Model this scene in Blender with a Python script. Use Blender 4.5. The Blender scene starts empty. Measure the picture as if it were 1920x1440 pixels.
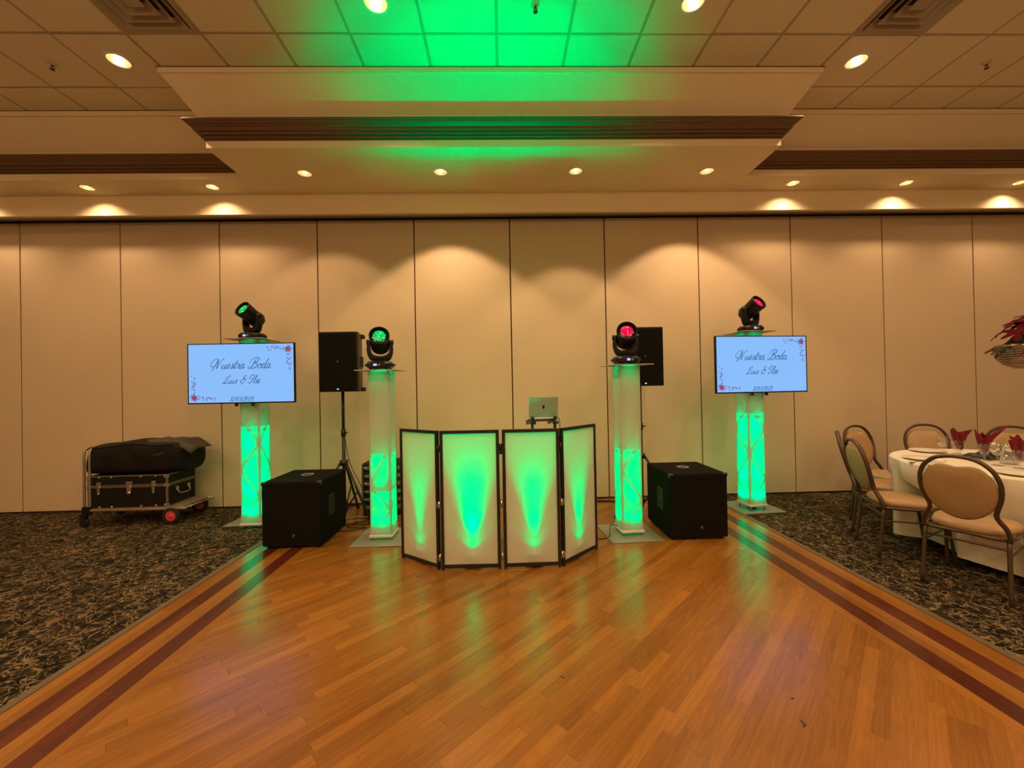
import bpy, math, random
from mathutils import Vector, Matrix
rnd = random.Random(7)
PI = math.pi
SC = bpy.context.scene
COL = SC.collection
def s2l(c): return c/12.92 if c <= .04045 else ((c+.055)/1.055)**2.4
def rgb(r, g, b): return (s2l(r/255), s2l(g/255), s2l(b/255), 1)

# ---------------- camera, world, exposure ----------------
FPX, YAW, PITCH, ROLL, CAM_H = 768.74, .0245, .0070, .0190, 1.4533
def cam_axes():
    cy, sy = math.cos(YAW), math.sin(YAW)
    fwd = Vector((sy*math.cos(PITCH), cy*math.cos(PITCH), math.sin(PITCH)))
    right = Vector((cy, -sy, 0)); up = right.cross(fwd)
    r2 = right*math.cos(ROLL)-up*math.sin(ROLL); u2 = up*math.cos(ROLL)+right*math.sin(ROLL)
    return r2, u2, fwd
R_, U_, F_ = cam_axes()
cd = bpy.data.cameras.new('camera'); cam = bpy.data.objects.new('camera', cd); COL.objects.link(cam)
cd.sensor_width = 36; cd.lens = 36*FPX/1920; cd.clip_start = .05; cd.clip_end = 60
cam.matrix_world = Matrix((( R_.x, U_.x, -F_.x, 0), (R_.y, U_.y, -F_.y, 0), (R_.z, U_.z, -F_.z, CAM_H), (0, 0, 0, 1)))
SC.camera = cam
def px(x, y, z):
    P = Vector((x, y, z-CAM_H)); d = P.dot(F_)
    if d < .05: return None
    return 960+FPX*P.dot(R_)/d, 720-FPX*P.dot(U_)/d

w = bpy.data.worlds.new('world'); SC.world = w; w.use_nodes = True
w.node_tree.nodes['Background'].inputs[0].default_value = (.02, .015, .01, 1)
w.node_tree.nodes['Background'].inputs[1].default_value = .2
SC.view_settings.view_transform = 'Standard'; SC.view_settings.look = 'None'
SC.view_settings.gamma = 1; SC.view_settings.use_curve_mapping = False
SC.view_settings.exposure = 0.0
SC.cycles.max_bounces = 9; SC.cycles.diffuse_bounces = 6; SC.cycles.glossy_bounces = 3
SC.cycles.transmission_bounces = 8; SC.cycles.transparent_max_bounces = 8
SC.cycles.sample_clamp_indirect = 6; SC.cycles.caustics_reflective = False; SC.cycles.caustics_refractive = False
SC.cycles.use_denoising = True

WARM = (1.0, .63, .33)
GREEN = (-.42, 1.0, .20)   # saturated LED green lies outside the display gamut: its red is below zero there
GREEN2 = (-.42, 1.0, .28)
ROOM_W = 66         # each downlight over the hall
SOFFIT_W = 25       # wall washers in the soffit
PAR_W = 300          # green floor lights behind the booth front
TOTEM_W = 2.6         # green light inside each tower
def wide_gamut(l, color):
    l.color = (1, 1, 1); l.use_nodes = True; nt = l.node_tree; e = nt.nodes.get('Emission') or nt.nodes.new('ShaderNodeEmission')
    c = nt.nodes.new('ShaderNodeCombineXYZ')
    for i in range(3): c.inputs[i].default_value = color[i]
    nt.links.new(c.outputs[0], e.inputs['Color'])
def pendant(x, y, z, power):
    l = bpy.data.lights.new('chandelier_glow', 'POINT'); l.energy = power; l.color = WARM; l.shadow_soft_size = .12
    o = bpy.data.objects.new('chandelier_glow', l); COL.objects.link(o); o.location = (x, y, z)
def spot(name, loc, power, color, size, blend=.5, rad=.03, target=None, dirv=(0, 0, -1)):
    l = bpy.data.lights.new(name, 'SPOT'); l.energy = power; l.color = color
    if min(color) < 0: wide_gamut(l, color)
    l.spot_size = math.radians(size); l.spot_blend = blend; l.shadow_soft_size = rad
    o = bpy.data.objects.new(name, l); COL.objects.link(o); o.location = loc
    d = Vector(target)-Vector(loc) if target else Vector(dirv)
    o.rotation_euler = d.to_track_quat('-Z', 'Y').to_euler()
    return o

# ---------------- mesh helpers ----------------
class MB:
    def __init__(s): s.v = []; s.f = []; s.sm = []; s.mi = []
    def add(s, vs, fs, smooth=False, mi=0):
        o = len(s.v); s.v += [tuple(x) for x in vs]
        for f in fs: s.f.append(tuple(i+o for i in f)); s.sm.append(smooth); s.mi.append(mi)
    def box(s, x0, x1, y0, y1, z0, z1, M=None, mi=0):
        vs = [Vector((x, y, z)) for z in (z0, z1) for y in (y0, y1) for x in (x0, x1)]
        if M is not None: vs = [M @ q for q in vs]
        s.add(vs, [(0, 2, 3, 1), (4, 5, 7, 6), (0, 1, 5, 4), (2, 6, 7, 3), (0, 4, 6, 2), (1, 3, 7, 5)], False, mi); return s
    def rbox(s, x0, x1, y0, y1, z0, z1, r=.01, n=3, M=None, bz=True):
        """box with rounded vertical edges and chamfered top/bottom"""
        def ring(ins, z):
            out = []
            rr = max(r-ins, .0005)
            for cx, cy, a0 in ((x1-r, y1-r, 0), (x0+r, y1-r, 90), (x0+r, y0+r, 180), (x1-r, y0+r, 270)):
                for k in range(n+1):
                    a = math.radians(a0+90*k/n); out.append(Vector((cx+rr*math.cos(a), cy+rr*math.sin(a), z)))
            return out
        c = r*.5 if bz else 0
        rings = [ring(c, z0), ring(0, z0+c), ring(0, z1-c), ring(c, z1)] if bz else [ring(0, z0), ring(0, z1)]
        s.loft(rings, True, True, M=M); return s
    def loft(s, rings, cap0=True, cap1=True, smooth=False, M=None, closed=True, mi=0):
        n = len(rings[0]); vs = [Vector(q) for r in rings for q in r]
        if M is not None: vs = [M @ q for q in vs]
        fs = []
        for i in range(len(rings)-1):
            for k in range(n if closed else n-1):
                a = i*n+k; b = i*n+(k+1) % n; fs.append((a, b, b+n, a+n))
        if cap0: fs.append(tuple(range(n))[::-1])
        if cap1: fs.append(tuple((len(rings)-1)*n+k for k in range(n)))
        s.add(vs, fs, smooth, mi); return s
    def lathe(s, prof, n=24, M=None, smooth=True, cap0=False, cap1=False, mi=0):
        rings = [[Vector((r*math.cos(2*PI*k/n), r*math.sin(2*PI*k/n), z)) for k in range(n)] for r, z in prof]
        s.loft(rings, cap0, cap1, smooth, M, mi=mi); return s
    def cyl(s, p0, p1, r, n=12, r1=None, smooth=True, mi=0):
        p0, p1 = Vector(p0), Vector(p1); d = p1-p0
        M = Matrix.Translation(p0) @ d.to_track_quat('Z', 'Y').to_matrix().to_4x4()
        r1 = r if r1 is None else r1; L = d.length
        s.lathe([(r, 0), (r1, L)], n, M, smooth, True, True, mi); return s
    def tube(s, pts, r, n=8, caps=True, closed=False, flat=1.0, smooth=True, mi=0):
        pts = [Vector(q) for q in pts]; rings = []; N = len(pts); prev = None
        for i, q in enumerate(pts):
            if closed: t = pts[(i+1) % N]-pts[i-1]
            else: t = pts[min(i+1, N-1)]-pts[max(i-1, 0)]
            if t.length < 1e-9: t = Vector((0, 0, 1))
            t.normalize()
            if prev is None:
                u = t.orthogonal().normalized() if abs(t.x) > .9 else (Vector((1, 0, 0))-t*t.x).normalized()
            else: u = (prev-t*prev.dot(t)).normalized()
            prev = u; v = t.cross(u)
            rings.append([q+u*r*math.cos(2*PI*k/n)+v*r*flat*math.sin(2*PI*k/n) for k in range(n)])
        if closed: rings.append(rings[0])
        s.loft(rings, caps and not closed, caps and not closed, smooth, mi=mi); return s
    def prism(s, poly, z0, z1, M=None, mi=0):
        """poly in XY extruded in Z"""
        s.loft([[Vector((x, y, z0)) for x, y in poly], [Vector((x, y, z1)) for x, y in poly]], True, True, False, M, mi=mi); return s
    def build(s, name, mat, parent=None, loc=None, rz=None, bevel=0, hide=False):
        me = bpy.data.meshes.new(name); me.from_pydata(s.v, [], s.f); me.validate(clean_customdata=False)
        for p, sm, mi in zip(me.polygons, s.sm, s.mi): p.use_smooth = sm; p.material_index = mi
        for m in (mat if isinstance(mat, (list, tuple)) else [mat]): me.materials.append(m)
        o = bpy.data.objects.new(name, me); COL.objects.link(o)
        if parent is not None: o.parent = parent
        if loc is not None: o.location = loc
        if rz is not None: o.rotation_euler.z = rz
        if bevel:
            b = o.modifiers.new('bevel', 'BEVEL'); b.width = bevel; b.segments = 2; b.limit_method = 'ANGLE'
        return o
def spline(pts, n=6, closed=False):
    P = [Vector(q) for q in pts]; out = []; N = len(P)
    for i in range(N if closed else N-1):
        a = P[i-1] if (i > 0 or closed) else P[0]; b = P[i]; c = P[(i+1) % N]
        d = P[(i+2) % N] if (closed or i+2 < N) else P[-1]
        for k in range(n):
            t = k/n; out.append(.5*((2*b)+(c-a)*t+(2*a-5*b+4*c-d)*t*t+(-a+3*b-3*c+d)*t*t*t))
    if not closed: out.append(P[-1])
    return out
def tag(o, label, cat, group=None):
    o['label'] = label; o['category'] = cat
    if group: o['group'] = group
    return o
def thing(name, loc, label, cat, rz=0, group=None):
    o = bpy.data.objects.new(name, None); COL.objects.link(o); o.location = loc; o.rotation_euler.z = rz
    o.empty_display_size = .1
    return tag(o, label, cat, group)
def struct(o): o['kind'] = 'structure'; return o
def kids(o): return [c for c in list(bpy.data.objects) if c.parent == o]
def copy_tree(o, parent=None):
    c = o.copy(); COL.objects.link(c); c.parent = parent
    for ch in kids(o): copy_tree(ch, c)
    return c

# ---------------- materials ----------------
MATS = {}
def mat(name, col, rough=.5, metal=0, spec=.5, noise=0, nscale=20, bump=0, bscale=80, coat=0, emit=None, estr=1, alpha=None, trans=0, sheen=0):
    if name in MATS: return MATS[name]
    m = bpy.data.materials.new(name); m.use_nodes = True; nt = m.node_tree; b = nt.nodes['Principled BSDF']
    b.inputs['Base Color'].default_value = col; b.inputs['Roughness'].default_value = rough
    b.inputs['Metallic'].default_value = metal; b.inputs['Specular IOR Level'].default_value = spec
    b.inputs['Coat Weight'].default_value = coat; b.inputs['Transmission Weight'].default_value = trans
    b.inputs['Sheen Weight'].default_value = sheen
    if emit: b.inputs['Emission Color'].default_value = emit; b.inputs['Emission Strength'].default_value = estr
    tc = nt.nodes.new('ShaderNodeTexCoord')
    if noise:
        n = nt.nodes.new('ShaderNodeTexNoise'); n.inputs['Scale'].default_value = nscale; n.inputs['Detail'].default_value = 5
        nt.links.new(tc.outputs['Object'], n.inputs['Vector'])
        mx = nt.nodes.new('ShaderNodeMix'); mx.data_type = 'RGBA'
        mx.inputs[6].default_value = tuple(c*(1-noise) for c in col[:3])+(1,)
        mx.inputs[7].default_value = tuple(min(1, c*(1+noise)) for c in col[:3])+(1,)
        nt.links.new(n.outputs['Fac'], mx.inputs[0]); nt.links.new(mx.outputs[2], b.inputs['Base Color'])
    if bump:
        n2 = nt.nodes.new('ShaderNodeTexNoise'); n2.inputs['Scale'].default_value = bscale; n2.inputs['Detail'].default_value = 3
        nt.links.new(tc.outputs['Object'], n2.inputs['Vector'])
        bp = nt.nodes.new('ShaderNodeBump'); bp.inputs['Strength'].default_value = bump; bp.inputs['Distance'].default_value = .002
        nt.links.new(n2.outputs['Fac'], bp.inputs['Height']); nt.links.new(bp.outputs[0], b.inputs['Normal'])
    MATS[name] = m; return m
def emis(name, col, st):
    if name in MATS: return MATS[name]
    m = bpy.data.materials.new(name); m.use_nodes = True; nt = m.node_tree; nt.nodes.clear()
    e = nt.nodes.new('ShaderNodeEmission'); e.inputs[0].default_value = col; e.inputs[1].default_value = st
    o = nt.nodes.new('ShaderNodeOutputMaterial'); nt.links.new(e.outputs[0], o.inputs[0]); MATS[name] = m; return m
def scrim_mat(name, col, tr=.5, sc=900):
    m = bpy.data.materials.new(name); m.use_nodes = True; nt = m.node_tree; nt.nodes.clear()
    d = nt.nodes.new('ShaderNodeBsdfDiffuse'); t = nt.nodes.new('ShaderNodeBsdfTranslucent')
    d.inputs[0].default_value = col; t.inputs[0].default_value = col
    tc = nt.nodes.new('ShaderNodeTexCoord'); n = nt.nodes.new('ShaderNodeTexNoise'); n.inputs['Scale'].default_value = 5
    nt.links.new(tc.outputs['Object'], n.inputs['Vector'])
    mr = nt.nodes.new('ShaderNodeMapRange'); mr.inputs[3].default_value = tr-.06; mr.inputs[4].default_value = tr+.06
    nt.links.new(n.outputs['Fac'], mr.inputs[0])
    mx = nt.nodes.new('ShaderNodeMixShader'); nt.links.new(mr.outputs[0], mx.inputs[0])
    nt.links.new(d.outputs[0], mx.inputs[1]); nt.links.new(t.outputs[0], mx.inputs[2])
    o = nt.nodes.new('ShaderNodeOutputMaterial'); nt.links.new(mx.outputs[0], o.inputs[0]); return m
def glass_mat(name, col=(1, 1, 1, 1)):
    """thin clear glass: sees through, with a fresnel gloss"""
    m = bpy.data.materials.new(name); m.use_nodes = True; nt = m.node_tree; nt.nodes.clear()
    t = nt.nodes.new('ShaderNodeBsdfTransparent'); t.inputs[0].default_value = col
    g = nt.nodes.new('ShaderNodeBsdfGlossy'); g.inputs['Roughness'].default_value = .03
    lw = nt.nodes.new('ShaderNodeLayerWeight'); lw.inputs[0].default_value = .35
    mr = nt.nodes.new('ShaderNodeMapRange'); mr.inputs[3].default_value = .05; mr.inputs[4].default_value = .75
    nt.links.new(lw.outputs['Facing'], mr.inputs[0])
    mx = nt.nodes.new('ShaderNodeMixShader'); nt.links.new(mr.outputs[0], mx.inputs[0])
    nt.links.new(t.outputs[0], mx.inputs[1]); nt.links.new(g.outputs[0], mx.inputs[2])
    o = nt.nodes.new('ShaderNodeOutputMaterial'); nt.links.new(mx.outputs[0], o.inputs[0]); return m

def wood_mat(name, c_dark, c_mid, c_light, rough=.17):
    m = bpy.data.materials.new(name); m.use_nodes = True; nt = m.node_tree; b = nt.nodes['Principled BSDF']; L = nt.links.new
    at = nt.nodes.new('ShaderNodeAttribute'); at.attribute_name = 'tone'
    uv = nt.nodes.new('ShaderNodeAttribute'); uv.attribute_name = 'grain'
    # long grain
    mp = nt.nodes.new('ShaderNodeMapping'); mp.inputs['Scale'].default_value = (2.2, 42, 1); L(uv.outputs['Vector'], mp.inputs[0])
    n = nt.nodes.new('ShaderNodeTexNoise'); n.inputs['Scale'].default_value = 1; n.inputs['Detail'].default_value = 6; n.inputs['Roughness'].default_value = .62
    n.inputs['Distortion'].default_value = .6; L(mp.outputs[0], n.inputs['Vector'])
    # cathedral figure
    mp2 = nt.nodes.new('ShaderNodeMapping'); mp2.inputs['Scale'].default_value = (1.1, 13, 1); L(uv.outputs['Vector'], mp2.inputs[0])
    wv = nt.nodes.new('ShaderNodeTexNoise'); wv.inputs['Scale'].default_value = 1.3; wv.inputs['Detail'].default_value = 1.5; L(mp2.outputs[0], wv.inputs['Vector'])
    sn = nt.nodes.new('ShaderNodeMath'); sn.operation = 'MULTIPLY'; sn.inputs[1].default_value = 55; L(wv.outputs['Fac'], sn.inputs[0])
    s2 = nt.nodes.new('ShaderNodeMath'); s2.operation = 'SINE'; L(sn.outputs[0], s2.inputs[0])
    s3 = nt.nodes.new('ShaderNodeMapRange'); s3.inputs[1].default_value = -1; s3.inputs[3].default_value = 0; s3.inputs[4].default_value = .10; L(s2.outputs[0], s3.inputs[0])
    # tone + grain -> ramp
    a1 = nt.nodes.new('ShaderNodeMath'); a1.operation = 'MULTIPLY_ADD'; a1.inputs[1].default_value = .42; L(n.outputs['Fac'], a1.inputs[0])
    t1 = nt.nodes.new('ShaderNodeMath'); t1.operation = 'MULTIPLY'; t1.inputs[1].default_value = .34; L(at.outputs['Fac'], t1.inputs[0]); L(t1.outputs[0], a1.inputs[2])
    a2 = nt.nodes.new('ShaderNodeMath'); a2.operation = 'SUBTRACT'; L(a1.outputs[0], a2.inputs[0]); L(s3.outputs[0], a2.inputs[1])
    cr = nt.nodes.new('ShaderNodeValToRGB'); cr.color_ramp.elements[0].position = .12; cr.color_ramp.elements[0].color = c_dark
    cr.color_ramp.elements[1].position = .78; cr.color_ramp.elements[1].color = c_light
    e = cr.color_ramp.elements.new(.42); e.color = c_mid; L(a2.outputs[0], cr.inputs[0])
    # worn cloudy patches
    tc = nt.nodes.new('ShaderNodeTexCoord'); pn = nt.nodes.new('ShaderNodeTexNoise'); pn.inputs['Scale'].default_value = 1.1; pn.inputs['Detail'].default_value = 6
    L(tc.outputs['Object'], pn.inputs['Vector'])
    pm = nt.nodes.new('ShaderNodeMapRange'); pm.inputs[1].default_value = .3; pm.inputs[2].default_value = .7; pm.inputs[3].default_value = .86; pm.inputs[4].default_value = 1.1
    L(pn.outputs['Fac'], pm.inputs[0])
    mul = nt.nodes.new('ShaderNodeVectorMath'); mul.operation = 'SCALE'; L(cr.outputs[0], mul.inputs[0]); L(pm.outputs[0], mul.inputs['Scale'])
    L(mul.outputs[0], b.inputs['Base Color'])
    rr = nt.nodes.new('ShaderNodeMapRange'); rr.inputs[3].default_value = rough-.04; rr.inputs[4].default_value = rough+.14; L(pn.outputs['Fac'], rr.inputs[0])
    L(rr.outputs[0], b.inputs['Roughness']); b.inputs['Specular IOR Level'].default_value = .5
    bp = nt.nodes.new('ShaderNodeBump'); bp.inputs['Strength'].default_value = .12; bp.inputs['Distance'].default_value = .001
    L(n.outputs['Fac'], bp.inputs['Height']); L(bp.outputs[0], b.inputs['Normal'])
    return m
def carpet_mat():
    m = bpy.data.materials.new('scroll_carpet'); m.use_nodes = True; nt = m.node_tree; b = nt.nodes['Principled BSDF']; L = nt.links.new
    tc = nt.nodes.new('ShaderNodeTexCoord')
    def N(t, **k):
        n = nt.nodes.new(t)
        for a, v in k.items(): setattr(n, a, v)
        return n
    def noise(sc, det, dist, off):
        mp = N('ShaderNodeMapping'); mp.inputs['Location'].default_value = off; L(tc.outputs['Object'], mp.inputs[0])
        n = N('ShaderNodeTexNoise'); n.inputs['Scale'].default_value = sc; n.inputs['Detail'].default_value = det; n.inputs['Distortion'].default_value = dist
        L(mp.outputs[0], n.inputs['Vector']); return n.outputs['Fac']
    def band(v, c, wd):
        a = N('ShaderNodeMath', operation='SUBTRACT'); a.inputs[1].default_value = c; L(v, a.inputs[0])
        d = N('ShaderNodeMath', operation='ABSOLUTE'); L(a.outputs[0], d.inputs[0])
        r = N('ShaderNodeMapRange'); r.inputs[1].default_value = wd*.5; r.inputs[2].default_value = wd; r.inputs[3].default_value = 1; r.inputs[4].default_value = 0
        L(d.outputs[0], r.inputs[0]); return r.outputs[0]
    def mx(a, b_): 
        q = N('ShaderNodeMath', operation='MAXIMUM'); L(a, q.inputs[0]); L(b_, q.inputs[1]); return q.outputs[0]
    # spiralling scrolls: rings around voronoi points warped by noise
    def scroll(sc, off, freq):
        mp = N('ShaderNodeMapping'); mp.inputs['Location'].default_value = off; L(tc.outputs['Object'], mp.inputs[0])
        v = N('ShaderNodeTexVoronoi'); v.inputs['Scale'].default_value = sc; L(mp.outputs[0], v.inputs['Vector'])
        sub = N('ShaderNodeVectorMath', operation='SUBTRACT'); L(mp.outputs[0], sub.inputs[0]); L(v.outputs['Position'], sub.inputs[1])
        sp = N('ShaderNodeSeparateXYZ'); L(sub.outputs[0], sp.inputs[0])
        at = N('ShaderNodeMath', operation='ARCTAN2'); L(sp.outputs[1], at.inputs[0]); L(sp.outputs[0], at.inputs[1])
        ds = N('ShaderNodeMath', operation='MULTIPLY'); ds.inputs[1].default_value = freq; L(v.outputs['Distance'], ds.inputs[0])
        ad = N('ShaderNodeMath', operation='ADD'); L(at.outputs[0], ad.inputs[0]); L(ds.outputs[0], ad.inputs[1])
        nz = N('ShaderNodeMath', operation='MULTIPLY_ADD'); nz.inputs[1].default_value = 2.2; L(noise(6, 2, 0, off), nz.inputs[0]); L(ad.outputs[0], nz.inputs[2])
        si = N('ShaderNodeMath', operation='SINE'); L(nz.outputs[0], si.inputs[0])
        r = N('ShaderNodeMapRange'); r.inputs[1].default_value = .86; r.inputs[2].default_value = .97; L(si.outputs[0], r.inputs[0])
        return r.outputs[0]
    s1 = scroll(3.6, (0, 0, 0), 15); s2_ = scroll(8.5, (3, 1, 0), 12)
    l1 = band(noise(7, 2.5, 1.2, (5, 2, 0)), .52, .016); l2 = band(noise(13, 2, .8, (1, 7, 0)), .47, .016)
    g1 = N('ShaderNodeMapRange'); g1.inputs[1].default_value = .50; g1.inputs[2].default_value = .60; L(noise(22, 3, .5, (2, 2, 0)), g1.inputs[0])
    sA = N('ShaderNodeMath', operation='MULTIPLY'); L(s1, sA.inputs[0]); L(g1.outputs[0], sA.inputs[1])
    lines = mx(mx(sA.outputs[0], l1), l2)
    sB = N('ShaderNodeMath', operation='MULTIPLY'); sB.inputs[1].default_value = .55; L(s2_, sB.inputs[0])
    c1 = N('ShaderNodeValToRGB'); c1.color_ramp.elements[0].position = .42; c1.color_ramp.elements[0].color = CARPET[0]
    c1.color_ramp.elements[1].position = .6; c1.color_ramp.elements[1].color = CARPET[1]; L(noise(16, 3, .6, (9, 4, 0)), c1.inputs[0])
    m1 = N('ShaderNodeMix', data_type='RGBA'); L(sB.outputs[0], m1.inputs[0]); L(c1.outputs[0], m1.inputs[6]); m1.inputs[7].default_value = CARPET[2]
    m2 = N('ShaderNodeMix', data_type='RGBA'); L(lines, m2.inputs[0]); L(m1.outputs[2], m2.inputs[6]); m2.inputs[7].default_value = CARPET[3]
    # small blooms
    v = N('ShaderNodeTexVoronoi'); v.inputs['Scale'].default_value = 3.2; L(tc.outputs['Object'], v.inputs['Vector'])
    fl = N('ShaderNodeMapRange'); fl.inputs[1].default_value = .16; fl.inputs[2].default_value = .10; L(v.outputs['Distance'], fl.inputs[0])
    f2 = N('ShaderNodeMath', operation='MULTIPLY'); L(fl.outputs[0], f2.inputs[0]); L(noise(60, 2, 0, (0, 0, 0)), f2.inputs[1])
    m3 = N('ShaderNodeMix', data_type='RGBA'); L(f2.outputs[0], m3.inputs[0]); L(m2.outputs[2], m3.inputs[6]); m3.inputs[7].default_value = CARPET[4]
    L(m3.outputs[2], b.inputs['Base Color']); b.inputs['Roughness'].default_value = .95; b.inputs['Specular IOR Level'].default_value = .1
    bp = N('ShaderNodeBump'); bp.inputs['Strength'].default_value = .6; bp.inputs['Distance'].default_value = .003; L(noise(420, 2, 0, (0, 0, 0)), bp.inputs['Height']); L(bp.outputs[0], b.inputs['Normal'])
    return m
CARPET = [(.006, .006, .004, 1), (.026, .021, .011, 1), (.085, .060, .030, 1), (.21, .150, .080, 1), (.26, .13, .06, 1)]

M_DRY = mat('painted_drywall', (.84, .72, .51, 1), .75, noise=.03, nscale=3, bump=.08, bscale=60)
M_TILE = mat('ceiling_tile', (.84, .73, .54, 1), .9, noise=.05, nscale=60, bump=.35, bscale=260)
M_GRID = mat('ceiling_grid', (.50, .41, .28, 1), .6)
M_PANEL = mat('vinyl_wall_panel', (.62, .50, .345, 1), .55, spec=.35, noise=.035, nscale=2.2, bump=.22, bscale=320)
M_DARKGAP = mat('dark_gasket', (.03, .018, .008, 1), .7)
M_CROWN = mat('crown_wood', (.17, .088, .047, 1), .5, noise=.15, nscale=9)
M_BLACKTRACK = mat('black_track', (.008, .007, .006, 1), .6)
M_METALTRIM = mat('grey_metal_trim', (.30, .26, .20, 1), .4, metal=.5)
M_BLK = mat('black_plastic', (.007, .007, .007, 1), .42, spec=.3, noise=.1, bump=.1, bscale=300)
M_BLKM = mat('black_metal', (.011, .011, .012, 1), .35, bump=.05)
M_GRILLE = mat('black_grille', (.004, .004, .004, 1), .7, spec=.15, bump=.5, bscale=700)
M_CARPETBLK = mat('black_speaker_carpet', (.006, .0055, .005, 1), .9, spec=.1, noise=.2, nscale=200, bump=.5, bscale=500)
M_SCRIM = scrim_mat('white_stretch_scrim', (.72, .70, .60, 1), .45)
M_SLEEVE = scrim_mat('white_fabric_sleeve', (.80, .77, .70, 1), .5)
M_ALU = mat('aluminium_truss', (.62, .62, .60, 1), .35, metal=.9)
M_PLATE = mat('grey_steel_plate', (.26, .25, .235, 1), .5, metal=.2, noise=.06, nscale=12)
M_HEM = mat('white_hem_fabric', (.78, .74, .66, 1), .8, bump=.2, bscale=90)
M_CHROME = mat('chrome', (.75, .72, .68, 1), .18, metal=1)
M_BRONZE = mat('bronze_chair_frame', (.085, .052, .032, 1), .38, metal=.35, noise=.15, nscale=14)
M_TANVINYL = mat('tan_vinyl', (.40, .26, .135, 1), .42, noise=.06, nscale=8, bump=.12, bscale=140)
M_CLOTH = mat('ivory_tablecloth', (.74, .69, .58, 1), .85, noise=.03, nscale=6, bump=.2, bscale=200)
M_CHINA = mat('white_china', (.82, .78, .70, 1), .22)
M_RED = mat('burgundy_napkin', (.17, .004, .012, 1), .8, noise=.2, nscale=25, bump=.3, bscale=120)
M_BAG = mat('black_nylon', (.009, .007, .005, 1), .7, spec=.2, noise=.25, nscale=10, bump=.5, bscale=60)
M_CASE = mat('black_trunk_vinyl', (.008, .007, .006, 1), .55, spec=.25, noise=.2, nscale=30, bump=.3, bscale=200)
M_BRASSY = mat('nickel_hardware', (.55, .48, .38, 1), .32, metal=.9)
M_GLASS = glass_mat('clear_glass')
M_RUBBER = mat('black_rubber', (.008, .008, .008, 1), .75)
M_CABLE = mat('black_cable', (.006, .006, .006, 1), .5)

# ---------------- structure: floor ----------------
WALL_Y = 5.237
X0R, X1R, Y0R = -8.6, 10.2, -6.5
XL, XR = -2.32, 2.60
FX0, FX1 = XL+.51, XR-.51
M_WOOD = wood_mat('oak_plank', (.19, .072, .011, 1), (.28, .114, .017, 1), (.38, .170, .030, 1))
M_REDWOOD = wood_mat('cherry_plank', (.055, .009, .005, 1), (.09, .016, .007, 1), (.14, .028, .012, 1))
M_SUB = mat('subfloor', rgb(60, 32, 14), .8, noise=.1)
M_CARPET = carpet_mat()
floor = struct(MB().box(X0R, X1R, Y0R, 5.6, -.10, -.0125).build('floor', M_SUB))
MB().box(X0R, XL-.045, Y0R, 5.30, -.012, 0).build('carpet', M_CARPET, floor)
MB().box(XR+.045, X1R, Y0R, 5.30, -.012, 0).build('carpet', M_CARPET, floor)
M_EDGE = mat('worn_edge_trim', (.12, .085, .05, 1), .5, noise=.2, nscale=40)
for xa, xb in ((XL-.045, XL), (XR, XR+.045)):
    MB().box(xa, xb, Y0R, 5.30, -.012, .004).build('edge_trim', M_EDGE, floor)
def clip(poly, ax, v, keep_less):
    out = []
    for i in range(len(poly)):
        a, b = poly[i], poly[(i+1) % len(poly)]
        ia = (a[ax] <= v) == keep_less or abs(a[ax]-v) < 1e-9; ib = (b[ax] <= v) == keep_less or abs(b[ax]-v) < 1e-9
        if ia: out.append(a)
        if ia != ib:
            t = (v-a[ax])/(b[ax]-a[ax]); out.append((a[0]+(b[0]-a[0])*t, a[1]+(b[1]-a[1])*t))
    return out
planks = []   # (poly, tone, material index, origin, direction angle)
PW = .0572
ANG = math.radians(44.5); ca, sa = math.cos(ANG), math.sin(ANG)
PY0, PY1 = -1.2, 5.30
nrow = int(12/PW)
for r in range(-nrow, nrow):
    v0 = r*PW; s = -9+rnd.random()*1.2
    while s < 9:
        ln = rnd.choice([.38, .5, .62, .75, .9, 1.1, 1.3])*(.9+.2*rnd.random())
        q = [(s, v0), (s+ln, v0), (s+ln, v0+PW), (s, v0+PW)]
        P = [(u*ca-v*sa+.1, u*sa+v*ca+1.5) for u, v in q]
        for ax, val, kl in ((0, FX0, False), (0, FX1, True), (1, PY0, False), (1, PY1, True)):
            P = clip(P, ax, val, kl)
            if len(P) < 3: break
        if len(P) >= 3:
            g = .0004; planks.append((P, rnd.random(), 0, (s*ca-v0*sa+.1, s*sa+v0*ca+1.5), ANG))
        s += ln
for side in (0, 1):
    for j in range(9):
        red = j in (2, 3, 6, 7)
        wd = .51/9
        xa = XL+j*wd if side == 0 else XR-(j+1)*wd
        y = PY0-rnd.random()*.8
        while y < PY1:
            ln = .7+rnd.random()*1.1; ya, yb = max(y, PY0), min(y+ln, PY1)
            if yb > ya: planks.append(([(xa, ya), (xa+wd, ya), (xa+wd, yb), (xa, yb)], rnd.random(), 1 if red else 0, (xa, y), PI/2))
            y += ln
def scr_area(P):
    q = [px(x, y, 0) for x, y in P]
    if any(a is None for a in q): return 0
    if max(a[0] for a in q) < 0 or min(a[0] for a in q) > 1920 or min(a[1] for a in q) > 1440: return 0
    return abs(sum(q[i][0]*q[(i+1) % len(q)][1]-q[(i+1) % len(q)][0]*q[i][1] for i in range(len(q))))/2
planks.sort(key=lambda p: -scr_area(p[0]))
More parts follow.
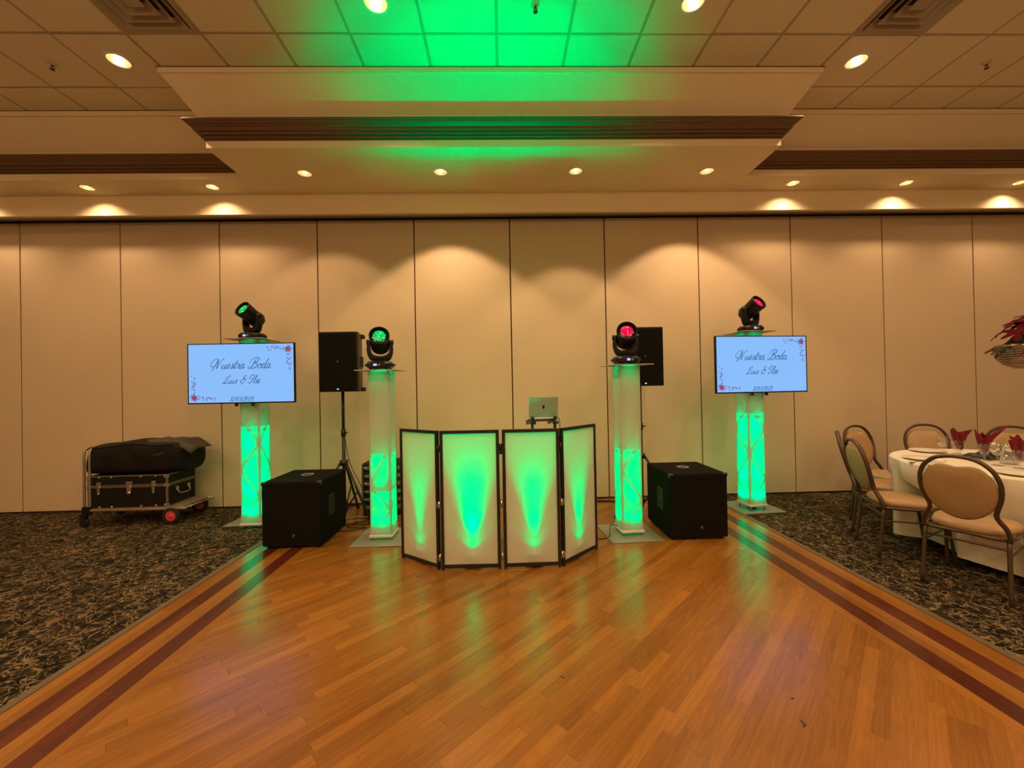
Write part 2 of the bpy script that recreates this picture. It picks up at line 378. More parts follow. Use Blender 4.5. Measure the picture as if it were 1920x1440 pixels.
def plank_mesh(name, items, parent):
    vs = []; fs = []; mi = []; tone = []; gr = []
    for P, t, m, org, an in items:
        cx = sum(a for a, b in P)/len(P); cy = sum(b for a, b in P)/len(P); k = len(P); o = len(vs)
        dz = (t*7919 % 1)*.0006
        def sh(a, b, d):
            L = math.hypot(a-cx, b-cy) or 1; return (a-(a-cx)/L*d, b-(b-cy)/L*d)
        top = [sh(a, b, .0009) for a, b in P]; mid = [sh(a, b, .0002) for a, b in P]
        vs += [(a, b, -dz) for a, b in top]+[(a, b, -dz-.0009) for a, b in mid]+[(a, b, -.012) for a, b in mid]
        fs.append(tuple(o+i for i in range(k)))
        for lv in (0, 1):
            for i in range(k):
                j = (i+1) % k; fs.append((o+lv*k+i, o+(lv+1)*k+i, o+(lv+1)*k+j, o+lv*k+j))
        nf = 1+2*k; mi += [m]*nf; tone += [t]*nf
        c, s = math.cos(-an), math.sin(-an)
        for a, b in top+mid+mid:
            u, v = a-org[0], b-org[1]; gr += [u*c-v*s+t*37, u*s+v*c+t*91, 0]
    me = bpy.data.meshes.new(name); me.from_pydata(vs, [], fs)
    me.materials.append(M_WOOD); me.materials.append(M_REDWOOD)
    me.polygons.foreach_set('material_index', mi)
    a = me.attributes.new('tone', 'FLOAT', 'FACE'); a.data.foreach_set('value', tone)
    g = me.attributes.new('grain', 'FLOAT_VECTOR', 'POINT'); g.data.foreach_set('vector', gr)
    me.update()
    o = bpy.data.objects.new(name, me); COL.objects.link(o); o.parent = parent; return o
for p in planks[:300]: plank_mesh('plank', [p], floor)
plank_mesh('planking', planks[300:], floor)['kind'] = 'stuff'

# ---------------- structure: walls ----------------
ZC = 4.42; ZS = 3.82; ZP = 3.603
wall = struct(MB().box(X0R, X1R, WALL_Y+.085, WALL_Y+.25, 0, 4.6).build('wall_back', mat('dark_void', (.02, .015, .01, 1), .9)))
PX0, PWD = -5.966, 1.22
for k in range(-2, 13):
    xa = PX0+k*PWD+.007; xb = PX0+(k+1)*PWD-.007
    m = MB()
    c = .004
    prof = [(xa, WALL_Y+c), (xa+c, WALL_Y), (xb-c, WALL_Y), (xb, WALL_Y+c), (xb, WALL_Y+.075), (xa, WALL_Y+.075)]
    m.prism(prof, .022, ZP)
    m.build('wall_panel', M_PANEL, wall)
MB().box(X0R, X1R, WALL_Y+.012, WALL_Y+.08, 0, .022).build('floor_seal', M_DARKGAP, wall)
MB().box(X0R, X1R, WALL_Y+.02, WALL_Y+.06, .022, ZP+.02).build('gasket_backing', mat('brown_gap', (.055, .028, .012, 1), .8), wall)
struct(MB().box(X0R-.2, X0R, Y0R, 5.5, 0, 4.6).build('wall_left', M_DRY))
struct(MB().box(X1R, X1R+.2, Y0R, 5.5, 0, 4.6).build('wall_right', M_DRY))
struct(MB().box(X0R, X1R, Y0R-.2, Y0R, 0, 4.6).build('wall_front', M_DRY))

# ---------------- structure: ceiling ----------------
ceiling = struct(MB().box(X0R, X1R, Y0R, 5.5, 4.60, 4.70).build('ceiling', M_DRY))
GX, GYA, T = .0101, 3.4206, .61
YS1, YS2, XB0, XB1 = 3.773, 4.362, -3.07, 3.09
def hole_plate(m, x0, x1, y0, y1, cx, cy, r, z, mi=0, up=.02):
    angs = sorted(set([2*PI*k/32 for k in range(32)]+[math.atan2(b-cy, a-cx) % (2*PI) for a in (x0, x1) for b in (y0, y1)]))
    inn = []; out = []
    for a in angs:
        c, s = math.cos(a), math.sin(a)
        t = min([((x1-cx)/c if c > 0 else (x0-cx)/c) if abs(c) > 1e-9 else 1e9, ((y1-cy)/s if s > 0 else (y0-cy)/s) if abs(s) > 1e-9 else 1e9])
        inn.append((cx+r*c, cy+r*s, z)); out.append((cx+t*c, cy+t*s, z))
    n = len(angs)
    m.add(inn+out+[(a, b, z+up) for a, b, _ in inn], [(i, i+n, (i+1) % n+n, (i+1) % n) for i in range(n)]+[(i, (i+1) % n, (i+1) % n+2*n, i+2*n) for i in range(n)], False, mi)
ceil_lights = [(-3.35, 3.706), (-.912, 3.147), (1.542, 3.13), (3.349, 3.71)]
rear_lights = [(x, y) for y in (1.30, -.53, -2.36, -4.2) for x in (-5.8, -3.36, -.912, 1.542, 3.98, 6.4)]
side_far = [(-5.8, 3.14), (6.2, 3.14)]
vents = [(-5, -1), (5, -1)]
AREA = ceil_lights+rear_lights+side_far
sheet = {}
for kx in range(-15, 17):
    for ky in range(-17, 3):
        xa, xb = GX+kx*T, GX+(kx+1)*T; ya, yb = GYA+ky*T, GYA+(ky+1)*T
        if xa < X0R or xb > X1R or ya < Y0R: continue
        mid = (xa+xb)/2
        ylim = YS1 if (XB0 < mid < XB1) else YS2
        if ya >= ylim-.02: continue
        yb = min(yb, ylim)
        if (kx, ky) in vents: continue
        lit = [l for l in AREA if xa < l[0] < xb and ya < l[1] < yb]
        g = .010
        m = MB(); x_0, x_1, y_0, y_1 = xa+g, xb-g, ya+g, yb-(g if yb < ylim else 0)
        if lit:
            cx, cy = lit[0]; cx = min(max(cx, x_0+.10), x_1-.10); cy = min(max(cy, y_0+.10), y_1-.10)
            sheet[lit[0]] = (cx, cy)
            hole_plate(m, x_0, x_1, y_0, y_1, cx, cy, .090, ZC-.004, up=.03)
            m.build('ceiling_tile', M_TILE, ceiling)
        else:
            vis = ya > 1.6
            key = None if (y_1-y_0 < .585 or abs(x_1-x_0-.59) > .001) else 'full'
            if key and key in bpy.data.meshes:
                o = bpy.data.objects.new('ceiling_tile', bpy.data.meshes[key]); COL.objects.link(o); o.parent = ceiling; o.location = (x_0, y_0, 0)
            else:
                L = x_1-x_0; D = y_1-y_0
                m.add([(0, 0, ZC+.004), (L, 0, ZC+.004), (L, D, ZC+.004), (0, D, ZC+.004), (.006, .006, ZC-.004), (L-.006, .006, ZC-.004), (L-.006, D-.006, ZC-.004), (.006, D-.006, ZC-.004),
                       (0, 0, ZC+.016), (L, 0, ZC+.016), (L, D, ZC+.016), (0, D, ZC+.016)],
                      [(4, 7, 6, 5), (0, 4, 5, 1), (1, 5, 6, 2), (2, 6, 7, 3), (3, 7, 4, 0), (8, 9, 10, 11), (0, 1, 9, 8), (1, 2, 10, 9), (2, 3, 11, 10), (3, 0, 8, 11)])
                o = m.build('ceiling_tile', M_TILE, ceiling, loc=(x_0, y_0, 0))
                if key: o.data.name = 'full'
gm = MB()
for kx in range(-15, 18):
    x = GX+kx*T
    if x < X0R or x > X1R: continue
    gm.box(x-.011, x+.011, Y0R, YS1 if XB0 < x < XB1 else YS2, ZC-.001, ZC+.03)
for ky in range(-17, 3):
    y = GYA+ky*T
    if y < Y0R or y > YS2: continue
    if y < YS1: gm.box(X0R, X1R, y-.011, y+.011, ZC-.0015, ZC+.03)
    else: gm.box(X0R, XB0, y-.011, y+.011, ZC-.0015, ZC+.03); gm.box(XB1, X1R, y-.011, y+.011, ZC-.0015, ZC+.03)
gm.build('ceiling_grid', M_GRID, ceiling)
MB().box(X0R, X1R, Y0R, YS1, ZC+.10, ZC+.12).build('plenum_board', M_TILE, ceiling)

def path(o):
    return [(X0R, YS2+o), (XB0+o, YS2+o), (XB0+o, YS1+o), (XB1-o, YS1+o), (XB1-o, YS2+o), (X1R, YS2+o)]
def sweep(prof, name, material, parent, cap=False):
    m = MB(); rings = [[(x, y, z) for x, y in path(o)] for o, z in prof]
    n = 6
    for a, b in zip(rings[:-1], rings[1:]):
        for k in range(n-1): m.add([a[k], a[k+1], b[k+1], b[k]], [(0, 1, 2, 3)])
    return m.build(name, material, parent)
sweep([(.02, ZC-.006), (-.012, ZC-.006), (-.012, ZC+.02), (.02, ZC+.02)], 'wall_angle', mat('shadow_angle', (.20, .14, .08, 1), .7), ceiling)
sweep([(.0, ZC+.02), (0, ZC-.055), (.014, ZC-.058), (.20, 4.10), (.215, 4.0), (.25, 3.95), (.25, 3.82)], 'soffit_face', M_DRY, ceiling)
crown_prof = [(.215, 4.035), (.118, 4.035), (.114, 4.024), (.120, 4.014), (.136, 4.012), (.138, 4.002), (.158, 3.994), (.176, 3.980), (.184, 3.966), (.176, 3.958), (.180, 3.950), (.204, 3.950), (.206, 3.938), (.200, 3.930), (.206, 3.924), (.226, 3.924), (.222, 3.908), (.228, 3.902), (.244, 3.900), (.240, 3.890), (.252, 3.888)]
crown = sweep(crown_prof, 'crown_molding', M_CROWN, ceiling)
HY = 4.985
soffit_c = [(-2.106, 4.506), (-.627, 4.493), (.858, 4.491), (2.334, 4.510)]
soffit_s = [(-6.1, 4.78), (-4.691, 4.78), (-3.288, 4.785), (3.514, 4.79), (4.913, 4.80), (6.336, 4.81), (7.75, 4.81)]
sm_ = MB()
xa, xb = XB0+.25, XB1-.25; ys = YS1+.25; y2 = YS2+.25
cuts = [xa, -1.4, .1, 1.6, xb]
for i in range(4): hole_plate(sm_, cuts[i], cuts[i+1], ys, 4.62+.02, soffit_c[i][0], min(soffit_c[i][1], 4.53), .078, ZS)
sm_.add([(xa, 4.64, ZS), (xb, 4.64, ZS), (xb, HY, ZS), (xa, HY, ZS)], [(0, 3, 2, 1)])
cs = [X0R, -5.4, -4.0, xa]
for i in range(3): hole_plate(sm_, cs[i], cs[i+1], y2, HY, soffit_s[i][0], soffit_s[i][1], .070, ZS)
cs = [xb, 4.2, 5.6, 7.0, X1R]
for i in range(4): hole_plate(sm_, cs[i], cs[i+1], y2, HY, soffit_s[i+3][0], soffit_s[i+3][1], .070, ZS)
sm_.build('soffit_underside', M_DRY, ceiling)
hm = MB()
def strip(m, pts, mi=0):
    for (ya, za), (yb, zb) in zip(pts[:-1], pts[1:]): m.add([(X0R, ya, za), (X1R, ya, za), (X1R, yb, zb), (X0R, yb, zb)], [(0, 1, 2, 3)], False, mi)
strip(hm, [(HY, ZS+.01), (HY, 3.585), (HY+.035, 3.583)])
hm.build('header_beam', M_DRY, ceiling)
t = MB(); strip(t, [(HY+.035, 3.590), (HY+.035, 3.577), (HY+.062, 3.577), (HY+.062, 3.60)]); t.build('trim_bead', mat('brass_trim', (.42, .33, .21, 1), .35, metal=.3), ceiling)
t = MB(); strip(t, [(HY+.062, 3.606), (HY+.115, 3.606)]); t.build('track_recess', M_DARKGAP, ceiling)
t = MB(); strip(t, [(HY+.115, 3.620), (HY+.115, 3.594), (HY+.142, 3.594), (HY+.142, 3.62)]); t.build('metal_rail', M_METALTRIM, ceiling)
t = MB(); strip(t, [(HY+.142, 3.612), (WALL_Y+.09, 3.612)]); t.build('track_channel', M_BLACKTRACK, ceiling)

# ---------------- downlights ----------------
M_TRIMW = mat('white_trim_ring', (.85, .78, .66, 1), .4)
M_REFL = mat('gold_reflector', (.95, .78, .50, 1), .22, metal=.55)
M_BULB = emis('lamp_glow', (1, .78, .48, 1), 9)
def downlight(x, y, z, r, label, group, power, size, depth=.05, tgt=None, blend=.35, soft=.035):
    t = thing('downlight', (x, y, z), label, 'ceiling light', 0, group)
    MB().lathe([(r-.006, .004), (r-.004, -.004), (r+.012, -.005), (r+.016, -.001), (r+.014, .001)], 32).build('trim_ring', M_TRIMW, t)
    MB().lathe([(r-.004, 0), (r*.92, .04), (r*.7, .085), (r*.45, .10)], 28, cap1=True).build('reflector', M_REFL, t)
    MB().lathe([(r*.10, depth-.008), (r*.30, depth-.002), (r*.38, depth+.012), (r*.34, depth+.05)], 20, cap0=True, cap1=True).build('bulb', M_BULB, t)
    if power:
        lp = (x, y, z-.004) if depth > .09 else (x, y, z+depth-.018)
        spot('lamp_'+group.split()[0], lp, power, WARM, size, blend, soft, target=tgt)
    return t
names = ['white downlight in tiled ceiling at left, beside crown corner', 'white downlight at top edge of ceiling, left of green patch', 'white downlight at top edge of ceiling, right of green patch', 'white downlight in tiled ceiling at right, beside crown corner']
for l, nm in zip(ceil_lights, names):
    cx, cy = sheet.get(l, l); downlight(cx, cy, ZC-.004, .088, nm, 'tile ceiling downlights', ROOM_W, 118, .03)
nl = ['leftmost of the four downlights in the middle soffit', 'second downlight from left in the middle soffit', 'third downlight from left in the middle soffit, above the laptop', 'rightmost of the four downlights in the middle soffit']
for i, (x, y) in enumerate(soffit_c):
    downlight(x, min(y, 4.53), ZS, .075, nl[i], 'middle soffit downlights', SOFFIT_W*(1.6, 4.6, 2.6, 4.2)[i], 100, .05, tgt=(x, y-(.0, -.12, .25, -.1)[i], 2.0), blend=.25)
nl = {1: 'small downlight in left soffit, farther left of two', 2: 'small downlight in left soffit, nearer the middle soffit', 3: 'small downlight in right soffit, nearest the middle soffit', 4: 'small downlight in right soffit, middle of three', 5: 'small downlight in right soffit, at right picture edge'}
for i, (x, y) in enumerate(soffit_s):
    if i in nl: downlight(x, y, ZS, .066, nl[i], 'side soffit downlights', SOFFIT_W*1.9, 132, .045, blend=1)
    else: spot('lamp_soffit', (x, y, ZS), SOFFIT_W*1.9, WARM, 132, 1)
for l in rear_lights+side_far:
    cx, cy = sheet.get(l, l); spot('lamp_hall', (cx, cy, ZC-.01), ROOM_W*1.0, WARM, 150, .6, .08)

for x, y in ((-3.2, -1.6), (3.4, -1.6), (-3.2, -4.6), (3.4, -4.6)): pendant(x, y, 3.85, 68)

# sprinklers and vents
def sprinkler(x, y, label):
    t = thing('fire_sprinkler', (x, y, ZC-.004), label, 'sprinkler', 0, 'ceiling sprinklers')
    MB().lathe([(.034, 0), (.036, -.006), (.02, -.010), (.012, -.02)], 20, cap1=True).build('escutcheon', mat('sprinkler_white', (.6, .52, .4, 1), .4), t)
    m = MB(); m.cyl((0, 0, -.018), (0, 0, -.032), .008, 10)
    for s in (-1, 1): m.tube([(0, 0, -.03), (s*.016, 0, -.036), (s*.014, 0, -.05), (0, 0, -.058)], .0025, 6)
    m.cyl((0, 0, -.057), (0, 0, -.060), .018, 12); m.build('spray_head', mat('dark_brass', (.10, .05, .03, 1), .35, metal=.8), t)
sprinkler(-3.95, 3.73, 'small dark sprinkler head in tiled ceiling at far left')
sprinkler(4.603, 3.717, 'small dark sprinkler head in tiled ceiling at far right')
sprinkler(.314, 3.152, 'sprinkler head at top centre in the green lit ceiling')
def vent(kx, ky, label):
    x, y = GX+kx*T+T/2, GYA+ky*T+T/2
    t = thing('air_diffuser', (x, y, ZC), label, 'ceiling vent', 0, 'square air diffusers')
    M = mat('diffuser_metal', (.42, .34, .24, 1), .5)
    def ringf(m, a, b, za, zb):
        q = [(a, a), (-a, a), (-a, -a), (a, -a)]; p = [(b, b), (-b, b), (-b, -b), (b, -b)]
        m.add([(u, v, za) for u, v in q]+[(u, v, zb) for u, v in p], [(i, (i+1) % 4, (i+1) % 4+4, i+4) for i in range(4)])
    m = MB(); ringf(m, .298, .298, .01, -.008); ringf(m, .298, .262, -.008, -.006); ringf(m, .262, .255, -.006, .05); m.build('outer_frame', M, t)
    for k, (a, b) in enumerate(((.252, .196), (.190, .134), (.128, .072))):
        m = MB(); ringf(m, a, b, -.014, .028); ringf(m, b, b-.004, .028, .028); ringf(m, a+.004, a, -.014, -.014); ringf(m, a+.004, b+.004, -.014, .032); m.build('louvre_cone', M, t)
    MB().box(-.062, .062, -.062, .062, -.012, -.008).build('centre_plate', M, t)
    MB().box(-.262, .262, -.262, .262, .06, .065).build('duct_backing', mat('duct_dark', (.05, .035, .02, 1), .8), t)
vent(-5, -1, 'square louvred air vent in ceiling at top left')
vent(5, -1, 'square louvred air vent in ceiling at top right')

# ---------------- booth front ----------------
FP = [(-.900, 3.564), (-.520, 3.283), (-.021, 3.276), (.462, 3.281), (.832, 3.632)]
FH = 1.113
booth = thing('booth_front', (0, 3.28, 0), 'four panel folding booth front, white fabric in black frames, glowing green', 'booth screen')
def loc_(p): return Vector((p[0]-0, p[1]-3.28, 0))
for i in range(4):
    a, b = loc_(FP[i]), loc_(FP[i+1]); d = (b-a).normalized(); L = (b-a).length; g = .012
    M = Matrix.Translation(a) @ Matrix(((d.x, -d.y, 0, 0), (d.y, d.x, 0, 0), (0, 0, 1, 0), (0, 0, 0, 1)))
    m = MB(); f = .025
    zt = FH; z0 = .006
    m.box(g, g+f, 0, .025, z0, zt, M); m.box(L-g-f, L-g, 0, .025, z0, zt, M)
    m.box(g+f, L-g-f, 0, .025, z0+.012, z0+.012+f*1.15, M); m.box(g+f, L-g-f, 0, .025, zt-f, zt, M)
    m.build('panel_frame', M_BLKM, booth, bevel=.002)
    s = MB(); x0, x1, zz0, zz1 = g+f, L-g-f, z0+.035, zt-f; nx, nz = 8, 16; vs = []
    for iz in range(nz+1):
        for ix in range(nx+1):
            vs.append(M @ Vector((x0+(x1-x0)*ix/nx, .008+.002*math.sin(PI*ix/nx), zz0+(zz1-zz0)*iz/nz)))
    s.add(vs, [(iz*(nx+1)+ix, iz*(nx+1)+ix+1, (iz+1)*(nx+1)+ix+1, (iz+1)*(nx+1)+ix) for iz in range(nz) for ix in range(nx)], True)
    s.build('scrim', M_SCRIM, booth)
for i in (1, 2, 3):
    q = loc_(FP[i])
    for z in (.10, .52, .97):
        MB().cyl((q.x, q.y+.012, z-.03), (q.x, q.y+.012, z+.03), .009, 10).box(q.x-.02, q.x+.02, q.y+.012, q.y+.016, z-.022, z+.022).build('hinge', M_CHROME if z < .6 else M_BLKM, booth)
# wash lights on the floor behind it
pars = [(0, .50, .13, 32, .30, .075), (1, .53, .10, 44, .62, .085), (2, .53, .11, 38, .42, .078), (3, .47, .12, 36, .40, .075)]
for i, fx, zz, size, k, back in pars:
    a, b = Vector((*FP[i], 0)), Vector((*FP[i+1], 0)); d = (b-a).normalized(); n = Vector((-d.y, d.x, 0))
    P = a+(b-a)*fx+n*back
    t = thing('wash_light', P, ('black floor wash light glowing green behind booth panel at far left', 'black floor wash light glowing green behind left middle booth panel', 'black floor wash light glowing green behind right middle booth panel', 'black floor wash light glowing green behind booth panel at far right')[i], 'stage light', math.atan2(d.y, d.x), 'wash lights behind the booth')
    MB().lathe([(.044, .018), (.048, .03), (.052, .07), (.052, .10), (.046, .10)], 20, cap0=True).build('can', M_BLK, t)
    MB().lathe([(.050, .094), (.02, .097)], 20, cap1=True).build('lens', emis('green_lens', (.0, 1, .35, 1), 3), t)
    m = MB()
    for s in (-1, 1): m.box(s*.058-.004, s*.058+.004, -.015, .015, .008, .075)
    m.box(-.07, .07, -.04, .04, 0, .01); m.build('bracket', M_BLKM, t)
    spot('wash_beam', (P.x, P.y, .105), PAR_W*k, GREEN, size, 1.0, .022, target=(P.x-n.x*back*.9, P.y-n.y*back*.9, 2.2))
    spot('wash_up', (P.x+n.x*.10, P.y+n.y*.10, .105), PAR_W*(.32, .70, .60, .25)[i], GREEN, 46, 1.0, .022, target=(P.x-n.x*.05, P.y-n.y*.05, 4.4))
    spot('wash_spill', (P.x, P.y, .105), 12.0*k, GREEN, 100, 1.0, .022, target=(P.x-n.x*back*.9, P.y-n.y*back*.9, 1.0))
# table behind
tb = thing('folding_table', (.02, 3.86, 0), 'black folding table hidden behind the booth front, carrying laptop stand', 'table')
MB().rbox(-.55, .62, -.24, .24, .86, .89, .01).build('table_top', M_BLK, tb)
for sx in (-.5, .57):
    for sy in (-.2, .2): MB().cyl((sx, sy, 0), (sx, sy, .86), .014, 8).build('leg', M_BLKM, tb)

# laptop on stand
st = thing('laptop_stand', (.37, 3.80, .89), 'black metal laptop stand rising behind the booth front', 'laptop stand', math.radians(7))
def bar(m, p, q, w_, h_):
    p, q = Vector(p), Vector(q); d = q-p; L = d.length
    M = Matrix.Translation(p) @ d.to_track_quat('X', 'Z').to_matrix().to_4x4()
    m.box(0, L, -w_/2, w_/2, -h_/2, h_/2, M)
m = MB(); bar(m, (-.115, -.10, .012), (.125, -.10, .012), .03, .012); bar(m, (-.115, .10, .012), (.125, .10, .012), .03, .012)
bar(m, (-.10, -.11, .012), (-.10, .11, .012), .03, .01); bar(m, (.11, -.11, .012), (.11, .11, .012), .03, .01); m.build('base', M_BLKM, st)
for sx in (-.10, .11):
    m = MB(); bar(m, (sx, -.02, .01), (sx-.012, -.075, .225), .026, .018); m.cyl((sx-.03, -.075, .232), (sx+.02, -.075, .232), .014, 12); m.build('post', M_BLKM, st)
for sx in (-.115, .095):
    m = MB(); bar(m, (sx, -.10, .262), (sx, .16, .205), .030, .010); bar(m, (sx, .16, .200), (sx, .16, .235), .03, .008); bar(m, (sx, -.10, .255), (sx, -.105, .290), .03, .008); m.build('support_arm', M_BLKM, st)
m = MB(); bar(m, (-.115, -.06, .250), (.095, -.06, .250), .03, .008); m.build('cross_plate', M_BLKM, st)
lp = thing('laptop', (.372, 3.745, 1.163), 'open silver laptop on black stand, lid back facing the room', 'laptop', math.radians(7))
M_LAP = mat('laptop_aluminium', (.42, .43, .42, 1), .38, metal=.55)
Mb = Matrix.Rotation(math.radians(-12), 4, 'X')
MB().rbox(-.135, .135, .0, .19, -.008, .003, .008, M=Mb).build('keyboard_base', M_LAP, lp)
Ml = Matrix.Translation((0, 0, .002)) @ Matrix.Rotation(math.radians(8), 4, 'X')
def lid(m, x0, x1, z0, z1, y0, y1, r):
    poly = []
    for cx, cz, a0 in ((x1-r, z1-r, 0), (x0+r, z1-r, 90), (x0+r, z0+r, 180), (x1-r, z0+r, 270)):
        for k in range(5): a = math.radians(a0+22.5*k); poly.append((cx+r*math.cos(a), cz+r*math.sin(a)))
    m.loft([[Ml @ Vector((x, y0, z)) for x, z in poly], [Ml @ Vector((x, y1, z)) for x, z in poly]])
m = MB(); lid(m, -.135, .135, .004, .192, -.006, .0, .008); m.build('lid', M_LAP, lp)
m = MB(); lid(m, -.129, .129, .010, .186, .0003, .0008, .004); m.build('screen', emis('laptop_screen', (.25, .4, .6, 1), .6), lp)
ap = [(0, .020), (.006, .022), (.013, .019), (.015, .014), (.010, .009), (.009, .002), (.014, -.006), (.010, -.016), (.005, -.020), (0, -.018), (-.005, -.020), (-.011, -.015), (-.016, -.004), (-.0155, .010), (-.012, .018), (-.006, .022)]
m = MB(); C = Vector((0, -.0064, .100))
m.loft([[Ml @ (C+Vector((x*.8, 0, z*.8))) for x, z in ap], [Ml @ (C+Vector((x*.8, -.0006, z*.8))) for x, z in ap]])
lf = [(0, .024), (.001, .030), (.006, .034), (.006, .029), (.003, .025)]
m.loft([[Ml @ (C+Vector((x*.8, 0, z*.8))) for x, z in lf], [Ml @ (C+Vector((x*.8, -.0006, z*.8))) for x, z in lf]])
m.build('lid_emblem', mat('dark_mirror', (.02, .025, .02, 1), .15), lp)
MB().tube(spline([(.130, .01, .0), (.155, .03, -.012), (.170, .06, -.08), (.172, .09, -.18), (.172, .12, -.265)], 5), .0035, 6).build('power_cord', M_CABLE, lp)

# ---------------- light towers ----------------
M_DIFFUSER = scrim_mat('added_frosted_diffuser', (.85, .85, .82, 1), .7)
M_TRUSSD = mat('truss_tube', (.50, .50, .48, 1), .45, metal=.4)
def tower(cx, cy, H, rz, z0, joint, label, pc, prz, second=None, hem=True):
    """cx,cy column centre; pc plate centre"""
    t = thing('light_tower', (cx, cy, 0), label, 'light tower', rz, 'fabric covered light towers')
    Rp = Matrix.Rotation(-rz, 4, 'Z') @ Matrix.Translation((pc[0]-cx, pc[1]-cy, 0)) @ Matrix.Rotation(prz, 4, 'Z')
    MB().box(-.25, .25, -.25, .25, .0005, .008, Rp).build('base_plate', M_PLATE, t, bevel=.002)
    a = .086
    cho = []
    for sx in (-1, 1):
        for sy in (-1, 1):
            MB().cyl((sx*a, sy*a, .008), (sx*a, sy*a, H-.008), .0105, 10).build('truss_chord', M_TRUSSD, t)
    # zigzag braces in contact with the fabric
    def rungs(z_a, z_b, n):
        for face in range(4):
            m = MB(); Rf = Matrix.Rotation(face*PI/2, 4, 'Z'); pts = []
            for k in range(n+1):
                s = 1 if (k+(face % 2)) % 2 else -1; pts.append(Rf @ Vector((s*a, -a-.004, z_a+(z_b-z_a)*k/n)))
            for p, q in zip(pts[:-1], pts[1:]): m.cyl(p, q, .0045, 6)
            m.build('diagonal_brace', M_TRUSSD, t)
    js = [z0+.03]+([second] if second else [])+[joint, H-.02]
    for za, zb in zip(js[:-1], js[1:]): rungs(za, zb, max(1, round((zb-za)/.25)))
    for zj in js[1:-1]:
        m = MB(); s = .099; hole_plate(m, -s, s, -s, s, 0, 0, 0.040 if zj == joint else .0965, zj, up=.004); m.build('joint_plate', M_DIFFUSER if zj == joint else M_PLATE, t)  # frosted plate at the main joint is added to dim and spread light above
        m = MB(); 
        for q in range(4): m.box(-s, s, -s, -s+.008, zj-.006, zj+.006, Matrix.Rotation(q*PI/2, 4, 'Z'))
        m.build('joint_rim', M_TRUSSD, t)
    # fabric sleeve
    w_ = .104; n = 6; m = MB(); rings = []
    zs = [z0+(H-.012-z0)*k/24 for k in range(25)]
    for z in zs:
        ring = []
        fl = 1+.05*max(0, 1-(z-z0)/.12)
        for cxx, cyy, a0 in ((w_-.014, w_-.014, 0), (-w_+.014, w_-.014, 90), (-w_+.014, -w_+.014, 180), (w_-.014, -w_+.014, 270)):
            for k in range(4): an = math.radians(a0+30*k); ring.append((fl*(cxx+.014*math.cos(an)), fl*(cyy+.014*math.sin(an)), z))
        rings.append(ring)
    m.loft(rings, False, False, True); m.build('fabric_sleeve', M_SLEEVE, t)
    m = MB(); rr = []
    for z, e in ((z0-.002, .002), (z0+.006, .008), (z0+.020, .008), (z0+.028, .003)):
        ring = []
        for cxx, cyy, a0 in ((w_-.014, w_-.014, 0), (-w_+.014, w_-.014, 90), (-w_+.014, -w_+.014, 180), (w_-.014, -w_+.014, 270)):
            for k in range(4): an = math.radians(a0+30*k); ring.append((1.05*(cxx+.014*math.cos(an))+e*math.cos(math.radians(a0+45)), 1.05*(cyy+.014*math.sin(an))+e*math.sin(math.radians(a0+45)), z))
        rr.append(ring)
    m.loft(rr, False, False, True); m.build('bottom_hem', M_HEM, t)
    MB().box(-.20, .20, -.20, .20, H-.008, H, Matrix.Rotation(prz-rz, 4, 'Z')).build('top_plate', mat('frosted_top_plate', (.42, .40, .36, 1), .35), t, bevel=.002)
    # light fixture
    m = MB(); m.lathe([(.045, .01), (.05, .05), (.05, .075)], 16, cap0=True, cap1=True); m.build('lamp_body', M_BLK, t)
    MB().lathe([(.04, .076), (.01, .079)], 16, cap1=True).build('lamp_lens', MATS['green_lens'], t)
    gcol = GREEN if H < 1.8 else GREEN2
    for pw, sz, bl in ((2.2, 150, .6), (32, 52, 1), (230, 23, 1), (620, 15, 1)):
        spot('tower_beam', (cx, cy, .088), TOTEM_W*pw*(1.0 if H < 1.8 else 1.25), gcol, sz, bl, .022, dirv=(0, 0, 1))
    return t
tower(-1.188, 4.085, 1.642, math.radians(-1), .030, .800, 'short light tower left of the booth, green lower half, crease near foot', (-1.182, 4.07), math.radians(-1), second=.46)
tower(1.222, 4.010, 1.648, math.radians(4), .035, .800, 'short light tower right of the booth with thick white foot wrap', (1.215, 4.000), math.radians(3.5))
tower(-2.700, 4.545, 2.020, 0, .030, 1.040, 'tall light tower under the left screen, partly behind black subwoofer', (-2.79, 4.76), 0)
tower(2.845, 4.655, 2.026, math.radians(8), .055, 1.060, 'tall light tower under the right screen, on carpet beside wood floor', (2.875, 4.72), math.radians(4))

